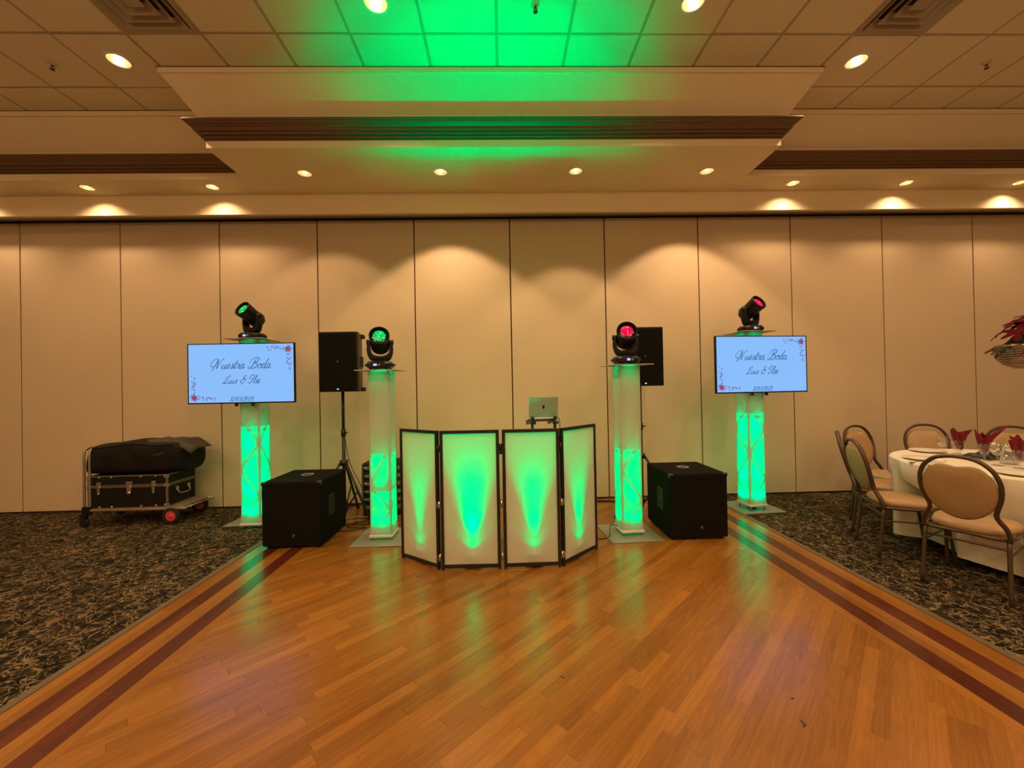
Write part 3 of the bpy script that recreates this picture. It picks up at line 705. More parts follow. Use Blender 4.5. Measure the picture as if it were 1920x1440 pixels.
# ---------------- moving heads ----------------
M_SCR = emis('tiny_display', (.35, .40, 1, 1), 1.6)
M_BTN = mat('pale_button', (.55, .42, .30, 1), .5)
def moving_head(x, y, z, brz, pan, tilt, color, label, big=1.0):
    t = thing('moving_head_light', (x, y, z), label, 'stage light', brz, 'moving head lights')
    # base
    m = MB()
    def oct_(hx, hy, c, zz): return [Vector(q+(zz,)) for q in ((hx-c, hy), (-hx+c, hy), (-hx, hy-c), (-hx, -hy+c), (-hx+c, -hy), (hx-c, -hy), (hx, -hy+c), (hx, hy-c))]
    m.loft([oct_(.098, .090, .035, .014), oct_(.118, .105, .035, .034), oct_(.118, .105, .035, .058), oct_(.100, .09, .035, .082)])
    m.build('base', M_BLK, t, bevel=.003)
    for s in (-1, 1):
        MB().box(s*.125-.014, s*.125+.014, -.045, .045, .038, .058).build('carry_handle', M_BLK, t, bevel=.004)
    m = MB()
    for sx in (-1, 1):
        for sy in (-1, 1): m.cyl((sx*.075, sy*.065, 0), (sx*.075, sy*.065, .018), .014, 10)
    m.build('foot', M_RUBBER, t)
    MB().box(-.036, -.004, -.1078, -.1045, .037, .058).build('display', M_SCR, t)
    m = MB()
    for dx, dz in ((0, .008), (0, -.008), (.009, 0), (-.009, 0), (0, 0)): m.box(.018+dx-.003, .018+dx+.003, -.108, -.1045, .047+dz-.003, .047+dz+.003)
    m.build('button', M_BTN, t)
    # yoke
    Mp = Matrix.Rotation(pan-brz, 4, 'Z')
    MB().cyl((0, 0, .08), (0, 0, .092), .055, 20).build('pan_collar', M_BLK, t)
    W, Z0, Z1 = .123, .090, .285
    # build as strips (concave): pair outer and inner
    om = spline([(-.108, Z1, 0), (-.121, Z1-.05, 0), (-W, Z0+.10, 0), (-.112, Z0+.045, 0), (-.085, Z0+.004, 0), (-.04, Z0, 0), (0, Z0, 0), (.04, Z0, 0), (.085, Z0+.004, 0), (.112, Z0+.045, 0), (W, Z0+.10, 0), (.121, Z1-.05, 0), (.108, Z1, 0)], 3)
    im = spline([(-.093, Z1, 0), (-.091, Z1-.05, 0), (-.089, Z0+.11, 0), (-.078, Z0+.075, 0), (-.05, Z0+.054, 0), (-.025, Z0+.046, 0), (0, Z0+.044, 0), (.025, Z0+.046, 0), (.05, Z0+.054, 0), (.078, Z0+.075, 0), (.089, Z0+.11, 0), (.091, Z1-.05, 0), (.093, Z1, 0)], 3)
    m = MB(); rings = []
    for o_, i_ in zip(om, im):
        th = .036+.012*(1-abs(o_.x)/.115)
        rings.append([Mp @ Vector((o_.x, -th*.8, o_.y)), Mp @ Vector((o_.x, th*.8, o_.y)), Mp @ Vector((i_.x, th, i_.y)), Mp @ Vector((i_.x, -th, i_.y))])
    m.loft(rings, True, True, True); m.build('yoke', M_BLK, t, bevel=.002)
    # head
    Mh = Mp @ Matrix.Translation((0, 0, .272)) @ Matrix.Rotation(-tilt, 4, 'X') @ Matrix.Rotation(PI/2, 4, 'X')   # local +Z -> -Y
    prof = [(.036, -.125), (.064, -.118), (.079, -.09), (.086, -.05), (.086, 0), (.089, .05), (.093, .09), (.096, .122), (.095, .138), (.090, .141), (.087, .132), (.086, .108)]
    MB().lathe([(r*big, z) for r, z in prof], 28, Mh, cap0=True).build('lamp_head', M_BLK, t)
    m = MB()
    for k in range(4):
        m.lathe([(.0865*big, -.085+k*.016), (.0905*big, -.082+k*.016), (.0905*big, -.076+k*.016), (.0865*big, -.073+k*.016)], 28, Mh)
    m.build('cooling_ring', M_BLK, t)
    MB().lathe([(.086*big, .110), (.070*big, .119), (.058*big, .123)], 28, Mh).build('lens_rim_glass', mat('dark_lens_'+color, (.0, .02, .008, 1) if color == 'g' else (.02, 0, .004, 1), .06, coat=1), t)
    MB().lathe([(.058*big, .123), (.035*big, .130), (.010, .133)], 28, Mh, cap1=True).build('lens', [lensmat(color)], t)
    for s in (-1, 1): MB().cyl(Mp @ Vector((s*.080, 0, .272)), Mp @ Vector((s*.126, 0, .272)), .026, 16).build('pivot_cap', M_BLK, t)
    d = (Mh.to_3x3() @ Vector((0, 0, 1)));
    dw = Matrix.Rotation(brz, 3, 'Z') @ d
    pw = Vector((x, y, z)) + Matrix.Rotation(brz, 3, 'Z') @ (Mh @ Vector((0, 0, .15)))
    spot('head_beam', pw, 6, (0, 1, .4) if color == 'g' else (1, .0, .08), 14, .8, .03, dirv=dw)
    return t
def lensmat(c):
    nm = 'lens_'+c
    if nm in MATS: return MATS[nm]
    m = bpy.data.materials.new(nm); m.use_nodes = True; nt = m.node_tree; b = nt.nodes['Principled BSDF']; L = nt.links.new
    b.inputs['Base Color'].default_value = (.0, .03, .01, 1) if c == 'g' else (.03, 0, .004, 1); b.inputs['Roughness'].default_value = .05; b.inputs['Coat Weight'].default_value = 1
    lw = nt.nodes.new('ShaderNodeTexCoord'); v = nt.nodes.new('ShaderNodeTexVoronoi'); v.inputs['Scale'].default_value = 70; L(lw.outputs['Object'], v.inputs['Vector'])
    r = nt.nodes.new('ShaderNodeValToRGB'); e = r.color_ramp.elements; e[0].position = .0; e[0].color = (.1, 1, .75, 1) if c == 'g' else (1, .12, .22, 1)
    e[1].position = .9; e[1].color = (0, .25, .03, 1) if c == 'g' else (.45, 0, .03, 1)
    k = r.color_ramp.elements.new(.3); k.color = (0, .75, .16, 1) if c == 'g' else (.95, 0, .07, 1)
    mp = nt.nodes.new('ShaderNodeMath'); mp.operation = 'MULTIPLY'; mp.inputs[1].default_value = 1.3; L(v.outputs['Distance'], mp.inputs[0])
    L(mp.outputs[0], r.inputs[0]); L(r.outputs[0], b.inputs['Emission Color']); b.inputs['Emission Strength'].default_value = 1.5
    MATS[nm] = m; return m
moving_head(-1.188, 4.05, 1.642, 0, math.radians(13), math.radians(24), 'g', 'black moving head light on short left tower, green lens facing camera')
moving_head(1.222, 4.00, 1.648, math.radians(8), math.radians(-10), math.radians(22), 'r', 'black moving head light on short right tower, red lens facing camera')
moving_head(-2.760, 4.62, 2.020, math.radians(-4), math.radians(-22), math.radians(30), 'g', 'black moving head light above left screen, green lens turned left', .95)
moving_head(2.905, 4.70, 2.026, math.radians(6), math.radians(22), math.radians(32), 'r', 'black moving head light above right screen, red lens turned right', .95)

# ---------------- screens ----------------
GLY = {
 'u': (1.05, [[(0, .9), (0, .3), (.22, 0), (.5, .2), (.65, .95)], [(.65, .95), (.63, .3), (.8, 0), (1.08, .25)]]),
 'e': (.72, [[(0, .3), (.4, .48), (.5, .82), (.28, 1), (.05, .7), (.05, .22), (.3, 0), (.74, .3)]]),
 's': (.68, [[(0, .25), (.28, .7), (.38, 1.1), (.42, .7), (.5, .28), (.32, 0), (.08, .08)], [(.42, .05), (.7, .3)]]),
 't': (.62, [[(0, .25), (.2, .9), (.32, 1.75), (.2, .7), (.2, .15), (.38, 0), (.64, .25)], [(.0, 1.15), (.6, 1.2)]]),
 'r': (.80, [[(0, .25), (.15, .8), (.2, 1.1), (.28, .88), (.52, .92), (.46, .45), (.5, .08), (.65, 0), (.82, .25)]]),
 'a': (1.0, [[(.58, .88), (.3, 1), (.02, .6), (.06, .1), (.3, .02), (.55, .45), (.66, .95)], [(.66, .95), (.6, .3), (.74, 0), (1.05, .3)]]),
 'o': (.86, [[(.42, 1), (.05, .72), (.05, .2), (.33, 0), (.66, .3), (.62, .8), (.42, 1), (.5, .8), (.88, .85)]]),
 'd': (1.0, [[(.58, .88), (.3, 1), (.02, .6), (.06, .1), (.3, .02), (.55, .45), (.68, 1.1), (.8, 2.1)], [(.8, 2.1), (.62, .9), (.6, .3), (.74, 0), (1.05, .3)]]),
 'i': (.50, [[(0, .25), (.16, .9)], [(.16, .9), (.1, .3), (.25, 0), (.52, .25)], [(.24, 1.35), (.27, 1.42)]]),
 'l': (.52, [[(0, .25), (.32, 1.2), (.45, 2), (.32, 2.1), (.18, 1.5), (.12, .5), (.28, 0), (.56, .25)]]),
 'N': (1.95, [[(.05, .6), (-.2, .4), (-.65, .9), (-.45, 1.75), (.2, 2.15), (.62, 1.95)], [(.62, 1.95), (.5, 1.2), (.28, .1), (.1, -.3)], [(.62, 1.95), (.80, 1.0), (.95, .0)], [(.95, .0), (1.12, .9), (1.3, 1.8), (1.55, 2.1), (1.8, 2.0)]]),
 'B': (1.95, [[(1.0, 2.05), (.85, 1.1), (.6, .2), (.2, -.05), (-.05, .25), (.15, .55)], [(.0, 1.3), (.1, 1.9), (.8, 2.35), (1.55, 2.15), (1.5, 1.5), (.95, 1.12), (1.5, 1.05), (1.65, .55), (1.25, .05), (.75, 0), (.5, .25)]]),
 'L': (1.35, [[(1.2, 1.75), (1.15, 2.15), (.8, 1.9), (.6, .9), (.3, .1), (-.05, 0), (-.1, .25), (.2, .3), (.7, 0), (1.15, 0), (1.4, .35)], [(.2, 1.0), (.25, 1.6), (.5, 1.75)]]),
 '&': (1.5, [[(1.15, 1.75), (.95, 2.1), (.55, 1.9), (.6, 1.4), (.95, 1.2), (.55, 1.15), (.15, .65), (.35, .1), (.85, .1), (1.15, .6), (1.15, 1.15), (.85, 1.0)], [(1.1, 1.15), (1.5, 1.3)], [(.6, -.15), (.75, -.25), (.85, -.15)]]),
 'I': (1.25, [[(1.0, 2.1), (.85, 1.2), (.65, .3), (.3, 0), (-.05, .2), (.05, .55)], [(1.0, 2.1), (.55, 2.25), (.05, 1.95), (-.15, 1.45), (.1, 1.15), (.45, 1.3)]]),
 '1': (.75, [[(.15, 1.1), (.45, 1.5), (.3, 0)], [(.05, 0), (.6, 0)]]),
 '2': (.95, [[(.15, 1.2), (.4, 1.5), (.75, 1.3), (.6, .8), (.05, 0)], [(.05, 0), (.75, 0)]]),
 '/': (.6, [[(0, -.2), (.55, 1.6)]]),
 '0': (1.0, [[(.45, 1.5), (.1, 1.0), (.1, .3), (.35, 0), (.7, .4), (.75, 1.1), (.45, 1.5)]]),
 '3': (.9, [[(.15, 1.4), (.5, 1.5), (.7, 1.2), (.35, .8), (.65, .5), (.5, .08), (.05, .05)]]),
 '5': (.95, [[(.75, 1.5), (.3, 1.45), (.2, .85), (.6, .85), (.65, .35), (.35, 0), (.0, .1)]]),
 ' ': (.75, [])}
def lettering(text, cx, cz, size, sh, wd, M, y):
    m = MB(); tot = sum(GLY[c][0] for c in text); X = -tot/2
    for ch in text:
        adv, strokes = GLY[ch]
        for s in strokes:
            pts = spline([((X+a)+b*sh, b, 0) for a, b in s], 4 if len(s) > 2 else 1)
            for i in range(len(pts)-1):
                a, b = pts[i], pts[i+1]; d = (b-a); L = d.length
                if L < 1e-6: continue
                n = Vector((-d.y, d.x, 0))/L; thick = wd*(1.25 if d.y < -.02 else .8)
                e = d/L*thick*.3
                q = [a-e+n*thick, a-e-n*thick, b+e-n*thick, b+e+n*thick]
                m.add([M @ Vector((cx+k.x*size, y, cz+k.y*size)) for k in q], [(0, 1, 2, 3)])
        X += adv
    return m
TVCOL = {'ink': emis('screen_ink', rgb(52, 84, 120), .9), 'red': emis('screen_red', rgb(214, 66, 110), 1.0), 'dred': emis('screen_dark_red', rgb(150, 26, 66), 1.0),
         'teal': emis('screen_teal', rgb(70, 120, 160), 1.0), 'mauve': emis('screen_mauve', rgb(120, 96, 160), 1.0)}
def screen_mat():
    m = bpy.data.materials.new('lit_screen'); m.use_nodes = True; nt = m.node_tree; b = nt.nodes['Principled BSDF']
    b.inputs['Base Color'].default_value = (.01, .01, .012, 1); b.inputs['Roughness'].default_value = .12
    b.inputs['Emission Color'].default_value = rgb(134, 188, 252); b.inputs['Emission Strength'].default_value = 1.0; return m
M_SCREEN = screen_mat()
def sprays(M, W, H, y):
    mats = ['red', 'dred', 'teal', 'mauve']; parts = {k: MB() for k in mats}
    def leaf(k, x, z, a, L, wd):
        c, s = math.cos(a), math.sin(a)
        poly = [(0, 0), (L*.45, wd), (L, 0), (L*.45, -wd)]
        parts[k].add([M @ Vector((x+u*c-v*s, y-.0002*mats.index(k), z+u*s+v*c)) for u, v in poly], [(0, 1, 2, 3)])
    rr = random.Random(3)
    for sx, sz in ((1, 1), (-1, -1)):
        X, Z = sx*(W/2-.055), sz*(H/2-.055)
        for k in range(9): leaf('red', X, Z, k*2*PI/9+.2, .040+.008*rr.random(), .010)
        for k in range(6): leaf('dred', X, Z, k*2*PI/6+.5, .022, .007)
        for k in range(7): leaf('teal', X, Z, rr.random()*6.3, .055, .006)
        for (dx, dz, n) in ((-sx, 0, 16), (0, -sz, 16)):
            for i in range(n):
                u = .035+.012*i; wob = rr.uniform(-.018, .018)*(1-i/n*.3)
                x = X+dx*u+(wob if dx == 0 else 0)+(0 if dx else sx*.018*i/n); z = Z+dz*u+(wob if dz == 0 else 0)+(0 if dz else sz*.012*i/n)
                leaf('teal' if (i % 3 or i < 3) else 'mauve', x, z, rr.random()*6.3, .026, .0045)
                if 4 < i < 12: leaf('mauve', x+rr.uniform(-.01, .01), z+rr.uniform(-.01, .01), rr.random()*6.3, .016, .005)
                if i > 6 and rr.random() < .5: leaf('red', x+rr.uniform(-.012, .012), z+rr.uniform(-.012, .012), rr.random()*6.3, .010, .004)
    return parts
def television(x, y, zc, W, H, rz, label, side):
    t = thing('television', (x, y, zc), label, 'screen', rz, 'wedding announcement screens')
    I = Matrix.Identity(4)
    MB().rbox(-W/2, W/2, 0, .03, -H/2, H/2, .004, bz=False).build('housing', M_BLK, t)
    MB().box(-W*.35, W*.35, .03, .06, -H*.38, H*.25).build('rear_cover', M_BLK, t, bevel=.008)
    b = .009; m = MB()
    m.box(-W/2, W/2, -.004, 0, H/2-b, H/2); m.box(-W/2, W/2, -.004, 0, -H/2, -H/2+b*1.5); m.box(-W/2, -W/2+b, -.004, 0, -H/2, H/2); m.box(W/2-b, W/2, -.004, 0, -H/2, H/2)
    m.build('bezel', M_BLK, t)
    scr = MB().add([(-W/2+b, -.001, -H/2+b*1.5), (W/2-b, -.001, -H/2+b*1.5), (W/2-b, -.001, H/2-b), (-W/2+b, -.001, H/2-b)], [(0, 1, 2, 3)])
    sm = MB(); sm.add([(-W/2+b, -.001, -H/2+b*1.5), (W/2-b, -.001, -H/2+b*1.5), (W/2-b, -.001, H/2-b), (-W/2+b, -.001, H/2-b)], [(0, 1, 2, 3)])
    s = sm.build('screen', M_SCREEN, t)
    lettering('Nuestra Boda', .0, .050, .0485, .42, .060, I, -.0022).build('lettering', TVCOL['ink'], s)
    lettering('Luis & Ilse', .0, -.105, .0390, .42, .062, I, -.0022).build('lettering', TVCOL['ink'], s)
    lettering('12/03/2025', .0, -.287, .0280, .35, .080, I, -.0022).build('lettering', TVCOL['ink'], s)
    for k, mb in sprays(I, W-.02, H-.02, -.0018).items(): mb.build('flower_print', TVCOL[k], s)
    m = MB(); m.box(-.08, .08, .06, .085, -.10, .10)
    for sx in (-1, 1): m.box(sx*.085-.006, sx*.085+.006, .028, .07, -H/2-.03, .1)
    m.build('mount_bracket', M_BLKM, t)
television(-2.715, 4.345, 1.648, 1.098, .628, math.radians(0), 'lit television showing cursive wedding text, on left tower', 'L')
television(2.872, 4.455, 1.650, 1.098, .628, math.radians(6), 'lit television showing cursive wedding text, on right tower', 'R')

# ---------------- loudspeakers ----------------
M_LOGO = mat('logo_silver', (.5, .46, .4, 1), .4, metal=.3)
def figure(m, M, s):
    """tiny running figure emblem"""
    m.cyl(M @ Vector((.25*s, 0, .75*s)), M @ Vector((.25*s, -.001, .75*s)), .17*s, 8)
    for p, q in (((.1, .5), (-.1, 0)), ((-.1, 0), (.35, -.35)), ((-.1, 0), (-.6, -.3)), ((.1, .45), (.55, .15)), ((.05, .45), (-.45, .35)), ((.35, -.35), (.15, -.8))):
        a = Vector((p[0]*s, 0, p[1]*s)); b = Vector((q[0]*s, 0, q[1]*s)); d = (b-a).normalized(); n = Vector((-d.z, 0, d.x))*.1*s
        vs = [a+n, a-n, b-n, b+n]; vs = [M @ v for v in vs]+[M @ (v+Vector((0, -.001, 0))) for v in vs]
        m.add(vs, [(0, 1, 2, 3), (4, 7, 6, 5), (0, 4, 5, 1), (1, 5, 6, 2), (2, 6, 7, 3), (3, 7, 4, 0)])
def speaker(x, y, z, rz, label):
    t = thing('loudspeaker', (x, y, z), label, 'speaker', rz, 'loudspeakers on tripod stands')
    H = .655; w_ = .2075; poly = [(-w_, 0), (w_, 0), (w_+.002, .05), (w_-.055, .33), (w_-.08, .35), (-w_+.08, .35), (-w_+.055, .33), (-w_-.002, .05)]
    MB().prism(poly, 0, H).build('cabinet', M_BLK, t, bevel=.008)
    m = MB(); m.rbox(-w_+.008, w_-.008, -.012, .002, .02, H-.02, .004, bz=False); m.build('grille', M_GRILLE, t, bevel=.003)
    for zz in (.0, H-.045):
        for s in (-1, 1): MB().box(s*(w_-.04)-.02, s*(w_-.04)+.02, .25, .345, zz, zz+.045).build('corner_block', M_RUBBER, t, bevel=.006)
    for s in (-1, 1):
        MB().box(s*(w_-.022)-.012, s*(w_-.022)+.012, .13, .24, H*.42, H*.60).build('side_handle', M_RUBBER, t, bevel=.006)
    m = MB(); figure(m, Matrix.Translation((0, -.0125, H*.5)), .013); m.build('emblem', M_LOGO, t)
    MB().box(-.008, .008, -.0145, -.012, .024, .034).build('power_light', emis('green_led', (.2, 1, .5, 1), 3), t)
speaker(-1.778, 4.50, 1.435, math.radians(0), 'black loudspeaker on tripod, left of the booth')
speaker(1.588, 4.50, 1.435, math.radians(0), 'black loudspeaker on tripod, half hidden behind right short tower')
def tripod(x, y, label, a0):
    t = thing('speaker_stand', (x, y, 0), label, 'stand', a0, 'speaker tripod stands')
    MB().cyl((0, 0, .045), (0, 0, 1.0), .019, 14).build('pole', M_BLKM, t)
    MB().cyl((0, 0, .95), (0, 0, 1.47), .0165, 14).build('inner_pole', M_BLKM, t)
    MB().lathe([(.017, .93), (.027, .935), (.027, 1.01), (.017, 1.015)], 16, cap0=True, cap1=True).build('height_collar', M_BLKM, t)
    m = MB(); m.cyl((.02, 0, .975), (.05, 0, .975), .005, 8); m.cyl((.05, -.012, .975), (.05, .012, .975), .008, 8); m.build('locking_knob', M_BLKM, t)
    MB().lathe([(.02, .60), (.042, .605), (.045, .66), (.02, .67)], 16, cap0=True, cap1=True).build('leg_hub', M_BLKM, t)
    MB().lathe([(.02, .09), (.034, .095), (.034, .135), (.02, .14)], 16, cap0=True, cap1=True).build('lower_hub', M_BLKM, t)
    for k in range(3):
        a = 2*PI*k/3; c, s = math.cos(a), math.sin(a)
        m = MB(); m.cyl((.035*c, .035*s, .635), (.42*c, .42*s, .02), .0135, 10); lg = m.build('leg', M_BLKM, t)
        MB().cyl((.40*c, .40*s, .035), (.435*c, .435*s, .001), .018, 10).build('rubber_foot', M_RUBBER, lg)
        MB().cyl((.03*c, .03*s, .115), (.22*c, .22*s, .335), .009, 8).build('brace', M_BLKM, t)
tripod(-1.80, 4.68, 'black tripod stand carrying the left loudspeaker', math.radians(-30))
tripod(1.585, 4.68, 'black tripod stand carrying the right loudspeaker, beside short tower', math.radians(-30))

def subwoofer(x, y, rz, label, inner):
    t = thing('subwoofer', (x, y, 0), label, 'speaker', rz, 'subwoofers')
    w_, D, H = .272, .60, .612
    MB().box(-w_, w_, .012, D, .018, H).build('cabinet', M_CARPETBLK, t, bevel=.008)
    MB().rbox(-w_+.008, w_-.008, -.004, .014, .03, H-.012, .004, bz=False).build('grille', M_GRILLE, t, bevel=.004)
    MB().box(-w_+.03, w_-.03, .006, .02, .02, .03).build('front_lip', M_BLK, t)
    m = MB()
    for sx in (-1, 1):
        for sy in (.05, D-.05): m.cyl((sx*(w_-.05), sy, 0), (sx*(w_-.05), sy, .02), .022, 12)
    m.build('foot', M_RUBBER, t)
    mm = MB()
    mm.lathe([(.058, H+.0008), (.060, H+.004), (.044, H+.005), (.036, H+.001)], 24, Matrix.Translation((0, .33, 0)))
    for k in range(4): 
        a = PI/4+k*PI/2; mm.cyl((.05*math.cos(a), .33+.05*math.sin(a), H+.003), (.05*math.cos(a), .33+.05*math.sin(a), H+.007), .006, 8)
    mm.build('pole_socket', mat('socket_grey', (.32, .29, .25, 1), .4, metal=.5), t)
    m = MB(); figure(m, Matrix.Translation((.02, -.0048, .115)), .016); m.build('emblem', mat('logo_dim', (.22, .19, .15, 1), .5), t)
    MB().cyl((.02, -.004, .115), (.02, -.0044, .115), .019, 16).build('emblem_disc', M_BLK, t)
    for s in (-1, 1):
        m = MB(); Mx = Matrix.Translation((s*w_, .235, .34))
        # handle plate with two openings
        def fr(y0, y1, z0, z1): m.box(-.004 if s < 0 else 0, 0 if s < 0 else .004, y0, y1, z0, z1, Mx)
        fr(-.065, -.05, -.10, .10); fr(.05, .065, -.10, .10); fr(-.05, .05, .085, .10); fr(-.05, .05, -.10, -.085); fr(-.05, .05, -.012, .012)
        m.build('handle_frame', mat('handle_grey', (.022, .022, .018, 1), .5), t)
        MB().box(-.001 if s < 0 else 0, 0 if s < 0 else .001, -.05, .05, -.085, .085, Mx).build('handle_cup', M_RUBBER, t)
    for sx in (-1, 1):
        m = MB(); m.box(sx*(w_-.018)-.02, sx*(w_-.018)+.02, .0, .03, H-.03, H+.003); m.build('corner_guard', mat('corner_metal', (.035, .035, .03, 1), .4), t, bevel=.004)
subwoofer(-1.966, 3.84, math.radians(0), 'large black subwoofer box left of the booth, on red floor stripes', 1)
subwoofer(1.808, 3.77, math.radians(0), 'large black subwoofer box right of the booth, beside right floor stripes', -1)

# ---------------- rack behind tower ----------------
rk = thing('equipment_rack', (-1.39, 4.78, 0), 'dark equipment rack with shiny knobs behind the short left tower', 'equipment rack')
MB().box(-.24, .24, 0, .35, .0, .60).build('case', M_CASE, rk, bevel=.006)
for k in range(6):
    z = .06+k*.09
    m = MB(); m.box(-.225, .225, -.010, 0, z, z+.078); f_ = m.build('rack_unit', M_BLKM, rk, bevel=.002)
    for sx in (-.205, .205): MB().cyl((sx, -.010, z+.04), (sx, -.024, z+.04), .014 if k % 2 else .009, 12).build('knob', M_CHROME, f_)
    m = MB()
    for q in range(3): m.box(-.195+q*.012, -.188+q*.012, -.012, -.010, z+.02, z+.055); m.box(.188-q*.012, .195-q*.012, -.012, -.010, z+.02, z+.06)
    m.build('indicator', mat('rack_label', (.35, .32, .26, 1), .4), f_)
m = MB()
for sx in (-.235, .235): m.box(sx-.008, sx+.008, -.014, .01, .0, .60)
m.build('edge_rail', M_BRASSY, rk)

# ---------------- cart, trunk, bag ----------------
ct = thing('hand_cart', (-4.00, 4.64, 0), 'folding chrome hand cart with pink wheel hubs, loaded by the wall', 'cart', math.radians(1.5))
M_TUBE = mat('cart_tube', (.42, .36, .28, 1), .35, metal=.7)
bed = .185
m = MB()
for yy in (.015, .46): m.tube([(-.62, yy, bed-.012), (.46, yy, bed-.012)], .014, 10)
for xx in (-.60, -.1, .44): m.tube([(xx, .015, bed-.012), (xx, .46, bed-.012)], .010, 8)
m.build('bed_frame', M_TUBE, ct)
MB().box(-.56, .41, .0, .44, bed-.006, bed+.004).build('platform', mat('cart_deck', (.30, .21, .14, 1), .5, noise=.1), ct, bevel=.002)
m = MB()
for xx in (-.625, -.565):
    m.tube(spline([(xx, .02, bed-.02), (xx, .02, .55), (xx, .02, .80), (xx, .06, .855), (xx, .24, .865), (xx, .42, .855), (xx, .45, .80), (xx, .45, .5), (xx, .45, bed-.02)], 4), .0125, 8)
m.build('handle_frame', M_TUBE, ct)
m = MB(); m.box(-.64, -.55, 0, .04, .14, .22); m.box(-.64, -.55, .43, .47, .14, .22); m.build('corner_bracket', M_BLK, ct, bevel=.004)
for yy in (.01, .46):
    Mw = Matrix.Translation((.30, yy, .093)) @ Matrix.Rotation(PI/2, 4, 'X')
    wh = MB().lathe([(.058, -.018), (.085, -.018), (.093, -.010), (.093, .010), (.085, .018), (.058, .018)], 28, Mw).build('wheel', M_RUBBER, ct)
    MB().lathe([(.058, .012), (.050, .016), (.030, .008), (.018, .012), (.010, .022)], 24, Mw, cap1=True).build('wheel_hub', mat('pink_hub', (.55, .06, .10, 1), .4), wh)
    m = MB(); m.box(.27, .33, yy+.02, yy+.03, .09, bed); m.build('wheel_bracket', M_TUBE, ct)
    Mc = Matrix.Translation((-.63, yy+.01, .048)) @ Matrix.Rotation(PI/2, 4, 'X')
    cs_ = MB().lathe([(.012, -.014), (.044, -.014), (.048, -.008), (.048, .008), (.044, .014), (.012, .014)], 20, Mc, cap0=True, cap1=True).build('caster', M_RUBBER, ct)
    m = MB(); m.box(-.655, -.605, yy-.014, yy-.006, .045, .13); m.box(-.655, -.605, yy+.024, yy+.032, .045, .13); m.box(-.655, -.585, yy-.014, yy+.032, .12, .14); m.build('caster_fork', M_BLKM, cs_)
# trunk
tk = thing('storage_trunk', (-4.165, 4.655, bed+.004), 'black trunk with metal edging and latches lying on the hand cart', 'trunk', math.radians(1.5))
w_, D, H = .415, .44, .365; zl = .245
MB().box(-w_, w_, 0, D, 0, zl-.004).build('body', M_CASE, tk, bevel=.006)
MB().box(-w_, w_, 0, D, zl+.004, H).build('lid', M_CASE, tk, bevel=.006)
m = MB(); e = .012
for zz in (.0, zl-.014, zl+.004, H-e):
    m.box(-w_-.003, w_+.003, -.004, .006, zz, zz+e); m.box(w_-.006, w_+.004, -.003, D, zz, zz+e); m.box(-w_-.004, -w_+.006, -.003, D, zz, zz+e)
for sx in (-1, 1): m.box(sx*w_-.009, sx*w_+.009, -.005, .009, 0, H)
m.box(w_-.006, w_+.004, D-.012, D+.003, 0, H)
m.build('edge_trim', mat('tarnished_edging', (.26, .22, .16, 1), .4, metal=.6), tk)
for lx, big in ((-.30, 0), (.02, 1), (.28, 0)):
    m = MB(); ww = .034 if big else .022
    m.rbox(lx-ww, lx+ww, -.014, -.003, zl+.01, zl+.05, .004); m.rbox(lx-ww*.7, lx+ww*.7, -.018, -.003, zl-.06, zl-.012, .004)
    m.cyl((lx, -.020, zl-.075), (lx, -.004, zl-.075), .022 if big else .012, 14); m.cyl((lx-ww, -.010, zl), (lx+ww, -.010, zl), .006, 10)
    m.build('latch', M_BRASSY, tk)
for lx in (-.17, .14, -.30, .30):
    for zz, rr_ in ((.02, .012), (H-.02, .010)): MB().cyl((lx, -.008, zz), (lx, .0, zz), rr_, 10).build('rivet', M_BRASSY, tk)
for sx in (-1, 1):
    for zz in (zl, .02, H-.02): MB().rbox(sx*w_-.028 if sx > 0 else -w_-.014, sx*w_+.014 if sx > 0 else -w_+.028, -.012, .02, zz-.018, zz+.018, .005).build('corner_guard', M_BRASSY, tk)
m = MB(); m.tube(spline([(w_+.004, .14, .17), (w_+.03, .16, .12), (w_+.03, .30, .12), (w_+.004, .32, .17)], 4), .008, 8); m.rbox(w_-.002, w_+.012, .12, .16, .16, .20, .004); m.rbox(w_-.002, w_+.012, .30, .34, .16, .20, .004); m.build('side_handle', M_BRASSY, tk)
# soft bag
bag = thing('duffel_bag', (-4.115, 4.66, bed+.004+H+.001), 'large soft black equipment bag slumped on top of the trunk', 'bag', math.radians(1.5))
def bagtop(u): return .325+.045*math.exp(-((u+.02)/.22)**2)+.022*math.exp(-((u-.38)/.14)**2)-.02*(u < -.48)
m = MB(); rings = []; n = 28
for i in range(n+1):
    u = -.535+1.06*i/n; e = min((i)/2.2, (n-i)/2.2, 1); e = math.sin(e*PI/2) if e < 1 else 1
    hw = .225*(.80+.20*e); top = bagtop(u)*(.82+.18*e); ring = []
    wv = .010*math.sin(u*17)+.006*math.sin(u*41)
    prof = [(-hw*.90, .0), (-hw*1.02+wv, .05), (-hw*1.03+wv*.5, .15), (-hw*1.0-wv, top*.75), (-hw*.93, top*.93), (-hw*.78, top*.995), (-hw*.3, top+.014), (hw*.3, top+.012), (hw*.8, top*.98), (hw, top*.8), (hw*1.02, .15), (hw*.9, 0)]
    rings.append([Vector((u, .225+a, b)) for a, b in prof])
m.loft(rings, True, True, True); b_ = m.build('bag_body', M_BAG, bag)
ss = b_.modifiers.new('s', 'SUBSURF'); ss.levels = 1; ss.render_levels = 1
m = MB(); pts = []
for i in range(25):
    u = -.50+i*.92/24; pts.append((u, .225-.225*.93, bagtop(u)*.93+.004))
m.tube(pts, .007, 6, flat=.6); m.build('zip_piping', mat('piping_dark', (.008, .007, .006, 1), .4), bag)
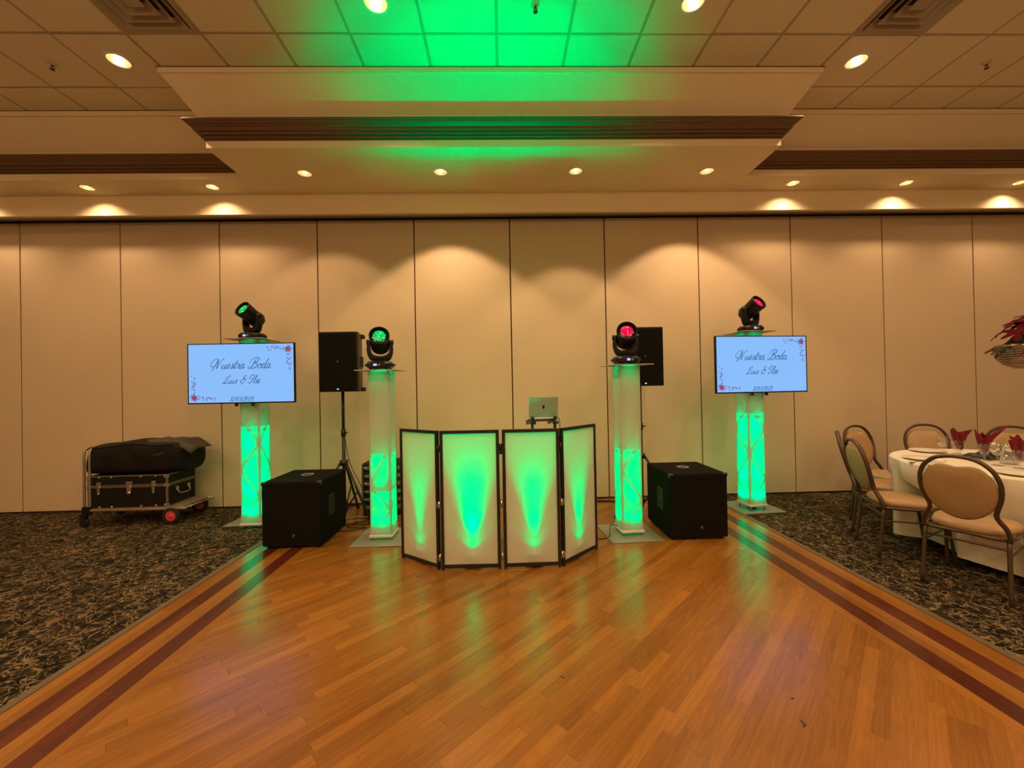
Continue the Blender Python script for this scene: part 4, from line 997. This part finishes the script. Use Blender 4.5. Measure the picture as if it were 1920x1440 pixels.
# loose flap overhanging the right front
G = []
nu, nv = 14, 10
for j in range(nv+1):
    for i in range(nu+1):
        u = .10+.50*i/nu; v = j/nv
        y = .38-.40*v; top = bagtop(min(u, .5))+.022
        droop = max(0, u-.44)**1.3*1.0
        z = top-droop+.006*math.sin(u*30+v*5)
        if v > .72:
            k = (v-.72)/.28; cen = math.exp(-((u-.27)/.12)**2); z -= k*(.05+.12*cen); y = .092-.10*k*(.55+.45*cen)-.006
        x = u+.05*max(0, 1-abs(v-.55)*2.2)*(i/nu)**3
        G.append((x, y, z))
m = MB(); m.add(G, [(j*(nu+1)+i, (j+1)*(nu+1)+i, (j+1)*(nu+1)+i+1, j*(nu+1)+i+1) for j in range(nv) for i in range(nu)], True)
fl = m.build('loose_flap', mat('flap_nylon', (.035, .026, .017, 1), .6, noise=.15, nscale=12, bump=.3, bscale=60), bag)
so = fl.modifiers.new('s', 'SOLIDIFY'); so.thickness = .006

# ---------------- table and chairs ----------------
TX, TY, TR, TZ = 4.25, 3.22, .83, .750
tbl = thing('banquet_table', (TX, TY, 0), 'round banquet table under an ivory cloth at the right', 'table')
MB().lathe([(.0, .715), (TR-.01, .715), (TR-.005, .725), (TR-.01, TZ-.006), (0, TZ-.006)], 48).build('table_top', mat('plywood', (.3, .18, .09, 1), .6), tbl)
for k in range(4):
    a = PI/4+k*PI/2; MB().cyl((.5*math.cos(a), .5*math.sin(a), 0), (.42*math.cos(a), .42*math.sin(a), .715), .016, 8).build('leg', M_BLKM, tbl)
CHAIRS = [(3.10, 2.71, math.atan2(.46, .89)), (3.14, 3.49, math.atan2(-.37, .93)), (3.47, 4.03, math.atan2(-.63, .77)), (4.03, 4.49, math.radians(-80)), (4.76, 4.47, math.radians(-113)), (5.30, 4.14, math.radians(-140))]
m = MB(); rings = []; n = 180; nf = 13
for (f, z, amp) in ((0, 0, 0), (.3, 0, 0), (.7, 0, 0), (.97, 0, 0), (1.0, -.004, 0), (1.012, -.016, .004), (1.015, -.06, .010), (1.02, -.16, .022), (1.03, -.30, .040), (1.04, -.45, .058), (1.045, -.58, .068), (1.05, -.685, .074)):
    ring = []
    for k in range(n):
        a = 2*PI*k/n
        wv = math.cos(nf*a+.6*math.sin(2*a))*.7+.3*math.cos((nf*2+3)*a)
        r = TR*(1+(f-1)*.35 if f > 1 else f)+amp*wv-(amp*.35)
        if z < -.29:
            for hx, hy, hf in CHAIRS:
                for _ in range(40):
                    dx, dy = TX+r*math.cos(a)-hx, TY+r*math.sin(a)-hy; ly = dx*math.cos(hf)+dy*math.sin(hf); lx = -dx*math.sin(hf)+dy*math.cos(hf)
                    if abs(lx) < .235 and -.1 < ly < .505: r -= .008
                    else: break
        zz = TZ+z+(.018*math.cos(4*a) if z < -.6 else 0)
        ring.append((r*math.cos(a), r*math.sin(a), zz))
    rings.append(ring)
m.loft(rings, False, False, True); clo = m.build('tablecloth', M_CLOTH, None, loc=(TX, TY, 0)); tag(clo, 'ivory floor length cloth draped over the round table', 'tablecloth')

def make_chair(x, y, face, label):
    t = thing('banquet_chair', (x, y, 0), label, 'chair', face-PI/2, 'round back banquet chairs')
    r = .0125
    for s in (-1, 1):
        MB().tube(spline([(s*.207, 0, .001), (s*.202, .025, .22), (s*.197, .045, .40)], 3), r, 8).build('leg', M_BRONZE, t)
        MB().tube(spline([(s*.205, .485, .001), (s*.200, .455, .22), (s*.196, .425, .375), (s*.195, .38, .405)], 4), r, 8).build('leg', M_BRONZE, t)
        MB().tube([(s*.200, .033, .30), (s*.198, .44, .30)], .007, 6).build('stretcher', M_BRONZE, t)
    MB().tube([(-.198, .035, .345), (.198, .035, .345)], .009, 6).build('stretcher', M_BRONZE, t)
    MB().tube(spline([(-.195, .05, .405), (-.195, .38, .405), (-.16, .43, .405), (.16, .43, .405), (.195, .38, .405), (.195, .05, .405), (0, .04, .405)], 3, True), r, 8, closed=True).build('seat_frame', M_BRONZE, t)
    half = [(.203, .045, .395), (.202, .035, .44), (.190, .02, .485), (.164, .005, .53), (.156, -.006, .565), (.165, -.018, .605), (.181, -.034, .66), (.190, -.050, .72), (.186, -.066, .79), (.158, -.081, .86), (.104, -.093, .912), (.036, -.098, .932)]
    pts = half+[(-a, b, c) for a, b, c in half[::-1]]
    m = MB(); m.tube(spline(pts, 3), .0135, 8, flat=1.25); m.build('back_frame', M_BRONZE, t)
    # padded oval
    def outline(k):
        a = 2*PI*k/40; cx = math.cos(a); sz = math.sin(a)
        hx = .180*(1-.06*(sz < 0)*abs(sz)); zz = .705+(.205*sz if sz > 0 else .205*sz)
        dip = .045*math.exp(-(cx/.42)**2) if sz > 0 else 0
        return hx*cx, zz-dip
    m = MB(); rings = []
    def yy(z): return .012-.118*(z-.48)/.45
    for sc_, dy in ((.02, .030), (.6, .028), (.88, .019), (1.0, .004), (1.0, -.008), (.93, -.016), (.5, -.019), (.02, -.020)):
        rings.append([(outline(k)[0]*sc_, yy(.70+(outline(k)[1]-.70)*sc_)+dy, .70+(outline(k)[1]-.70)*sc_) for k in range(40)])
    m.loft(rings, True, True, True); m.build('backrest', M_TANVINYL, t)
    m = MB(); rings = []
    def so_(k, s):
        a = 2*PI*k/40; c, d = math.cos(a), math.sin(a); e = .62
        return (.212*(1-.07*(d < 0))*s*math.copysign(abs(c)**e, c), .245+.215*s*math.copysign(abs(d)**e, d))
    for s, z in ((.9, .408), (.98, .415), (1.0, .435), (.98, .452), (.90, .464), (.6, .473), (.05, .476)):
        rings.append([(so_(k, s)[0], so_(k, s)[1], z-(.012 if so_(k, s)[1] > .42 else 0)) for k in range(40)])
    m.loft(rings, True, True, True); m.build('seat', M_TANVINYL, t)
    return t
def deg(a): return math.radians(a)
for (x, y, f), lab in zip(CHAIRS, ('nearest tan oval back chair, its back toward the camera', 'tan chair at table left, pale back of its oval seen at slant',
        'leftmost tan chair, seen edge on by the wall panels', 'tan oval back chair behind the leftmost two chairs, facing the camera',
        'tan oval back chair at far side of table, behind the plates', 'tan oval back chair at far right, mostly behind red napkins')): make_chair(x, y, f, lab)

# place settings
def plate(x, y, r, label):
    m = MB().lathe([(r*.55, .0005), (r*.60, .003), (r*.95, .013), (r, .016), (r*.985, .018), (r*.6, .008), (.002, .006)], 36, cap0=True)
    o = m.build('plate', M_CHINA, None, loc=(x, y, TZ+.0015)); tag(o, label, 'plate', 'white plates on the table'); return o
plate(4.10, 3.87, .135, 'white dinner plate at far side of table, left of red napkins')
plate(3.66, 3.50, .135, 'white dinner plate at left end of the table')
plate(4.80, 3.72, .130, 'white dinner plate at far right of table behind dark fabric')
plate(3.72, 2.86, .135, 'white dinner plate near the right picture edge, close to camera')
for (x, y, lab, lab2) in ((3.475, 3.20, 'small saucer at table left edge behind the nearest chair', 'white cup resting on saucer at table left edge'),):
    plate(x, y, .075, lab)
    cp = thing('coffee_cup', (x, y, TZ+.010), lab2, 'cup')
    MB().lathe([(.022, .002), (.026, .004), (.040, .03), (.043, .052), (.040, .052), (.036, .03), (.02, .007)], 24, cap0=True, cap1=True).build('bowl', M_CHINA, cp)
    MB().tube(spline([(.040, 0, .044), (.062, 0, .040), (.060, 0, .022), (.036, 0, .018)], 4), .0035, 6).build('handle', M_CHINA, cp)
def cutlery(kind, x, y, a, label):
    t = thing(kind, (x, y, TZ+.002), label, 'cutlery', a, 'cutlery on the table'); M = M_CHROME
    m = MB()
    if kind == 'spoon': m.lathe([(.0, .0), (.012, .001), (.019, .004), (.0, .002)], 16, Matrix.Scale(1.5, 4, (1, 0, 0)))
    else: m.box(-.05, .04, -.009, .009, .0, .002)
    m.build('blade' if kind == 'knife' else 'bowl', M, t)
    MB().tube([(.02, 0, .002), (.08, 0, .004), (.15, 0, .002)], .003, 6, flat=1).build('handle', M, t)
cutlery('knife', 3.50, 3.33, deg(20), 'table knife beside left end plate')
cutlery('spoon', 3.44, 3.38, deg(15), 'silver spoon beside left end plate, near cloth edge')
cutlery('knife', 4.02, 2.78, deg(100), 'table knife near right picture edge in front of red napkin')
def wineglass(x, y, s, label, group):
    t = thing('wine_glass', (x, y, TZ+.001), label, 'glass', 0, group)
    MB().lathe([(.034*s, .001), (.034*s, .003), (.006, .008)], 28, cap0=True).build('foot', M_GLASS, t)
    MB().lathe([(.005, .006), (.004, .05*s), (.006, .075*s)], 12).build('stem', M_GLASS, t)
    MB().lathe([(.005, .074*s), (.022*s, .082*s), (.036*s, .105*s), (.040*s, .135*s), (.035*s, .172*s), (.0345*s, .172*s), (.039*s, .135*s), (.035*s, .107*s), (.01, .079*s)], 28).build('bowl', M_GLASS, t)
wineglass(4.02, 3.66, 1.0, 'clear stemmed glass left of the first red napkin', 'clear stemmed glasses')
wineglass(4.24, 3.74, 1.0, 'clear stemmed glass between the two left red napkins', 'clear stemmed glasses')
wineglass(3.95, 3.19, 1.05, 'clear stemmed glass beside the red napkin at right picture edge', 'clear stemmed glasses')
def napkin_glass(x, y, seed, peaks, label, glabel):
    t = thing('water_goblet', (x, y, TZ+.001), glabel, 'glass', 0, 'goblets holding napkins')
    MB().lathe([(.036, .001), (.036, .003), (.008, .010)], 28, cap0=True).build('foot', M_GLASS, t)
    MB().lathe([(.007, .008), (.006, .035), (.010, .045)], 12).build('stem', M_GLASS, t)
    MB().lathe([(.008, .044), (.026, .056), (.036, .085), (.039, .145), (.038, .145), (.035, .087), (.02, .056)], 28).build('bowl', M_GLASS, t)
    rr = random.Random(seed); n = 40; rings = []
    prof = ((.004, .060), (.020, .063), (.027, .085), (.030, .115), (.035, .145), (.041, .180), (.045, .215))
    m = MB()
    for i, (r, z) in enumerate(prof):
        ring = []
        for k in range(n):
            a = 2*PI*k/n; fo = (.10+.03*i)*math.sin(7*a+seed)*(i > 1)
            zz = z; R = r*(1+fo)
            if i == len(prof)-1:
                for pa, ph, po in peaks:
                    d = math.atan2(math.sin(a-pa), math.cos(a-pa)); g = math.exp(-(d/.33)**2); zz += ph*g; R += po*g
            ring.append((R*math.cos(a), R*math.sin(a), zz))
        rings.append(ring)
    m.loft(rings, True, False, False); o = m.build('cloth_napkin', M_RED, None, loc=(x, y, TZ+.001))
    s_ = o.modifiers.new('s', 'SOLIDIFY'); s_.thickness = .003
    tag(o, label, 'napkin', 'burgundy napkins in goblets')
napkin_glass(4.13, 3.62, 1, [(-.9, .030, .030), (3.3, .025, .0), (1.5, .035, .01), (4.6, .02, .0)], 'burgundy napkin, leftmost of three folded in goblets', 'goblet holding the leftmost burgundy napkin')
napkin_glass(4.10, 3.40, 2, [(-.75, .085, .085), (2.6, .055, .005), (3.9, -.03, .025), (1.0, .02, .0)], 'burgundy napkin with long corner jutting right, middle of three', 'goblet holding the middle burgundy napkin')
napkin_glass(3.97, 3.06, 4, [(.9, .045, .01), (3.2, .04, .03), (5.0, .05, .0)], 'burgundy napkin cut by right picture edge', 'goblet holding the burgundy napkin at right picture edge')
# glass cylinder vase and dark fabric
hv = MB().lathe([(.050, .004), (.052, .002), (.052, .172), (.050, .173), (.049, .172), (.049, .006), (.001, .005)], 32, cap0=True)
o = hv.build('glass_cylinder', M_GLASS, None, loc=(4.10, 3.23, TZ+.001)); tag(o, 'clear straight sided glass cylinder at table centre front', 'vase')
G = []; nu, nv = 20, 14; rr = random.Random(5)
for j in range(nv+1):
    for i in range(nu+1):
        u, v = i/nu-.5, j/nv-.5; rim = max(0, 1-(2*abs(u))**2.2)*max(0, 1-(2*abs(v))**2.2)
        z = rim*(.035+.028*abs(math.sin(u*9+v*7))+.018*math.sin(u*19-v*12))
        G.append((u*.36+.03*math.sin(v*8), v*.20+.03*math.sin(u*9), max(.002, z+.003)))
m = MB(); m.add(G, [(j*(nu+1)+i, j*(nu+1)+i+1, (j+1)*(nu+1)+i+1, (j+1)*(nu+1)+i) for j in range(nv) for i in range(nu)], True)
o = m.build('dark_fabric', mat('dark_green_satin', (.008, .014, .011, 1), .35, noise=.2, nscale=20), None, loc=(4.27, 3.47, TZ+.001), rz=deg(-38)); tag(o, 'crumpled dark green fabric lying round the centrepiece foot', 'fabric')
# centrepiece
cpz = TZ+.006
CX, CY = 4.39, 3.27
cpc = thing('centrepiece', (CX, CY, cpz), 'jewelled bowl on tall glass stand, holding red poinsettias', 'centrepiece')
MB().lathe([(.085, .0), (.085, .006), (.03, .02), (.012, .04), (.010, .40), (.012, .68), (.03, .755), (.06, .766)], 24, cap0=True, cap1=True).build('glass_stand', M_GLASS, cpc)
M_BEAD = mat('crystal_beads', (.40, .27, .20, 1), .18, metal=.75, noise=.3, nscale=60)
BR, BZ = .225, .765
bprof = [(.02, 0), (.10, .006), (.16, .035), (.205, .085), (.225, .14), (.225, .19), (.215, .205), (.20, .20)]
MB().lathe([(r, z+BZ) for r, z in bprof], 40, cap0=True).build('bowl', mat('bowl_silver', (.22, .15, .11, 1), .3, metal=.8), cpc)
m = MB()
oc = [(1, 0, 0), (-1, 0, 0), (0, 1, 0), (0, -1, 0), (0, 0, 1), (0, 0, -1)]; of = [(0, 2, 4), (2, 1, 4), (1, 3, 4), (3, 0, 4), (2, 0, 5), (1, 2, 5), (3, 1, 5), (0, 3, 5)]
for j in range(15):
    tt = j/14; s = .10+tt*(len(bprof)-3.2); i = int(s); f = s-i; r = bprof[i][0]*(1-f)+bprof[min(i+1, 7)][0]*f; z = bprof[i][1]*(1-f)+bprof[min(i+1, 7)][1]*f
    nb = max(8, int(2*PI*r/.0145))
    for k in range(nb):
        a = 2*PI*(k+.5*(j % 2))/nb; c = Vector((r*math.cos(a), r*math.sin(a), BZ+z)); q = .0072
        m.add([c+Vector(o_)*q for o_ in oc], of)
bd = m.build('crystal_beading', M_BEAD, cpc); bd['kind'] = 'stuff'
M_PET = mat('poinsettia_red', (.11, .003, .007, 1), .8, spec=.15, noise=.3, nscale=30); M_LF = mat('dark_leaf', (.009, .014, .006, 1), .6, spec=.2, noise=.2, nscale=30)
def leafmesh(m, L, wd, M):
    vs = []; n = 6
    for i in range(n+1):
        u = i/n; ww = wd*math.sin(PI*min(1, u*.92+.06))**.8*(1+.25*(i % 2)); dz = -.10*L*u*u*2
        vs += [M @ Vector((u*L, -ww, dz)), M @ Vector((u*L, 0, dz+.006)), M @ Vector((u*L, ww, dz))]
    m.add(vs, [(3*i+a, 3*i+3+a, 3*i+4+a, 3*i+1+a) for i in range(n) for a in (0, 1)], False)
rr = random.Random(11)
spots_ = [(.0, .0, .43, 0), (.11, 2.9, .39, .5), (.11, 3.9, .38, .5), (.10, 4.9, .39, .5), (.11, .2, .38, .5), (.10, 1.4, .38, .5), (.18, 3.35, .30, .9), (.17, 2.3, .31, .8), (.18, 5.8, .30, .8), (.18, 4.3, .30, .9)]
for r, a, z, ti in spots_:
    for k in range(6):
        M = Matrix.Translation((r*math.cos(a), r*math.sin(a), BZ+z+.01)) @ Matrix.Rotation(a, 4, 'Z') @ Matrix.Rotation(ti, 4, 'Y') @ Matrix.Rotation(k*PI/3+rr.random()*.4, 4, 'Z') @ Matrix.Rotation(-.12, 4, 'Y')
        m = MB(); leafmesh(m, .085+.03*rr.random(), .020, M); m.build('petal', M_PET, cpc)
for k in range(22):
    a = k*2*PI/22+rr.random()*.2; M = Matrix.Translation((.17*math.cos(a), .17*math.sin(a), BZ+.205)) @ Matrix.Rotation(a, 4, 'Z') @ Matrix.Rotation(.25+.6*rr.random(), 4, 'Y')
    m = MB(); leafmesh(m, .10+.05*rr.random(), .022, M); m.build('leaf', M_LF, cpc)
MB().lathe([(.19, BZ+.19), (.14, BZ+.24), (.05, BZ+.37)], 16, cap1=True).build('foliage_core', M_LF, cpc)

# ---------------- cables ----------------
def cable(pts, r, label, group=None):
    o = MB().tube(spline([(x, y, z+r) for x, y, z in pts], 6), r, 6).build('cable', M_CABLE); tag(o, label, 'cable', group)
rr = random.Random(2)
loops = [(-1.62, 4.55), (-1.50, 4.45), (-1.66, 4.38)]
for i, (x, y) in enumerate(loops):
    pts = [(x+(.16+.03*rr.random())*math.cos(a*.7+i), y+(.10+.04*rr.random())*math.sin(a*.7+i), .002+.004*(a % 2)) for a in range(12)]
    cable(pts, .0045, ('black cable coil on floor nearest the left tripod', 'black cable coil on floor between tripod and short left tower', 'black cable coil on floor nearest the left subwoofer')[i], 'loose cables on the floor')
cable([(-1.79, 4.70, .9), (-1.77, 4.72, .70), (-1.74, 4.76, .55), (-1.66, 4.80, .35), (-1.60, 4.82, .2), (-1.50, 4.75, .02), (-1.35, 4.70, 0)], .004, 'black cable hanging from the left tripod down toward the rack')
cable([(.70, 3.90, 0), (.92, 3.86, 0), (1.00, 3.90, .01), (1.04, 4.02, .07), (1.12, 4.02, .06)], .004, 'black cable curving to the foot of the short right tower')
cable([(-3.2, 5.05, 0), (-3.05, 5.0, .01), (-2.9, 4.95, .05), (-2.78, 4.85, .02), (-2.72, 4.7, .02)], .004, 'black cable from the wall to the tall left tower')
cable([(2.45, 4.8, 0), (2.55, 5.0, .03), (2.62, 5.05, .08), (2.68, 5.03, .06), (2.74, 4.90, .02)], .004, 'black cable arching up behind the tall right tower')
cable([(-1.7, 5.12, .0), (-1.2, 5.08, 0), (-.4, 5.12, 0), (.4, 5.08, 0), (1.1, 5.1, 0), (1.6, 5.02, 0)], .012, 'thick black cable run along the foot of the wall')
ps = thing('power_strip', (2.54, 4.94, 0), 'dark power strip on carpet behind the right subwoofer', 'power strip', deg(10))
MB().rbox(-.13, .13, -.025, .025, .001, .035, .006).build('casing', M_BLK, ps)
m = MB()
for k in range(5): m.box(-.10+k*.045, -.075+k*.045, -.012, .012, .035, .037)
m.build('socket', mat('socket_face', (.12, .1, .09, 1), .5), ps)
MB().box(.10, .118, -.010, .010, .035, .040).build('switch', emis('red_switch', (1, .05, .02, 1), .6), ps)
# scraps on the dance floor
for (x, y, a, poly, lab) in ((1.247, 1.719, .6, [(-.022, -.008), (.0, -.003), (.016, .014), (.020, .012), (.008, -.006), (.006, -.014), (-.004, -.010)], 'small torn dark scrap lying near front right of wood floor'),
                             (1.304, 1.86, .1, [(-.009, -.004), (.003, -.006), (.009, .001), (.0, .005)], 'tiny dark chip on wood floor behind torn scrap'),
                             (.274, 2.049, 2.4, [(-.014, -.004), (.006, -.005), (.014, .0), (-.002, .003)], 'tiny dark chip on wood floor in front of booth')):
    M = Matrix.Rotation(a, 4, 'Z'); o = MB().prism(poly, 0, .0012, M).build('debris_scrap', mat('dark_scrap', (.02, .014, .008, 1), .6), None, loc=(x, y, .0004)); tag(o, lab, 'scrap', 'scraps on the dance floor')
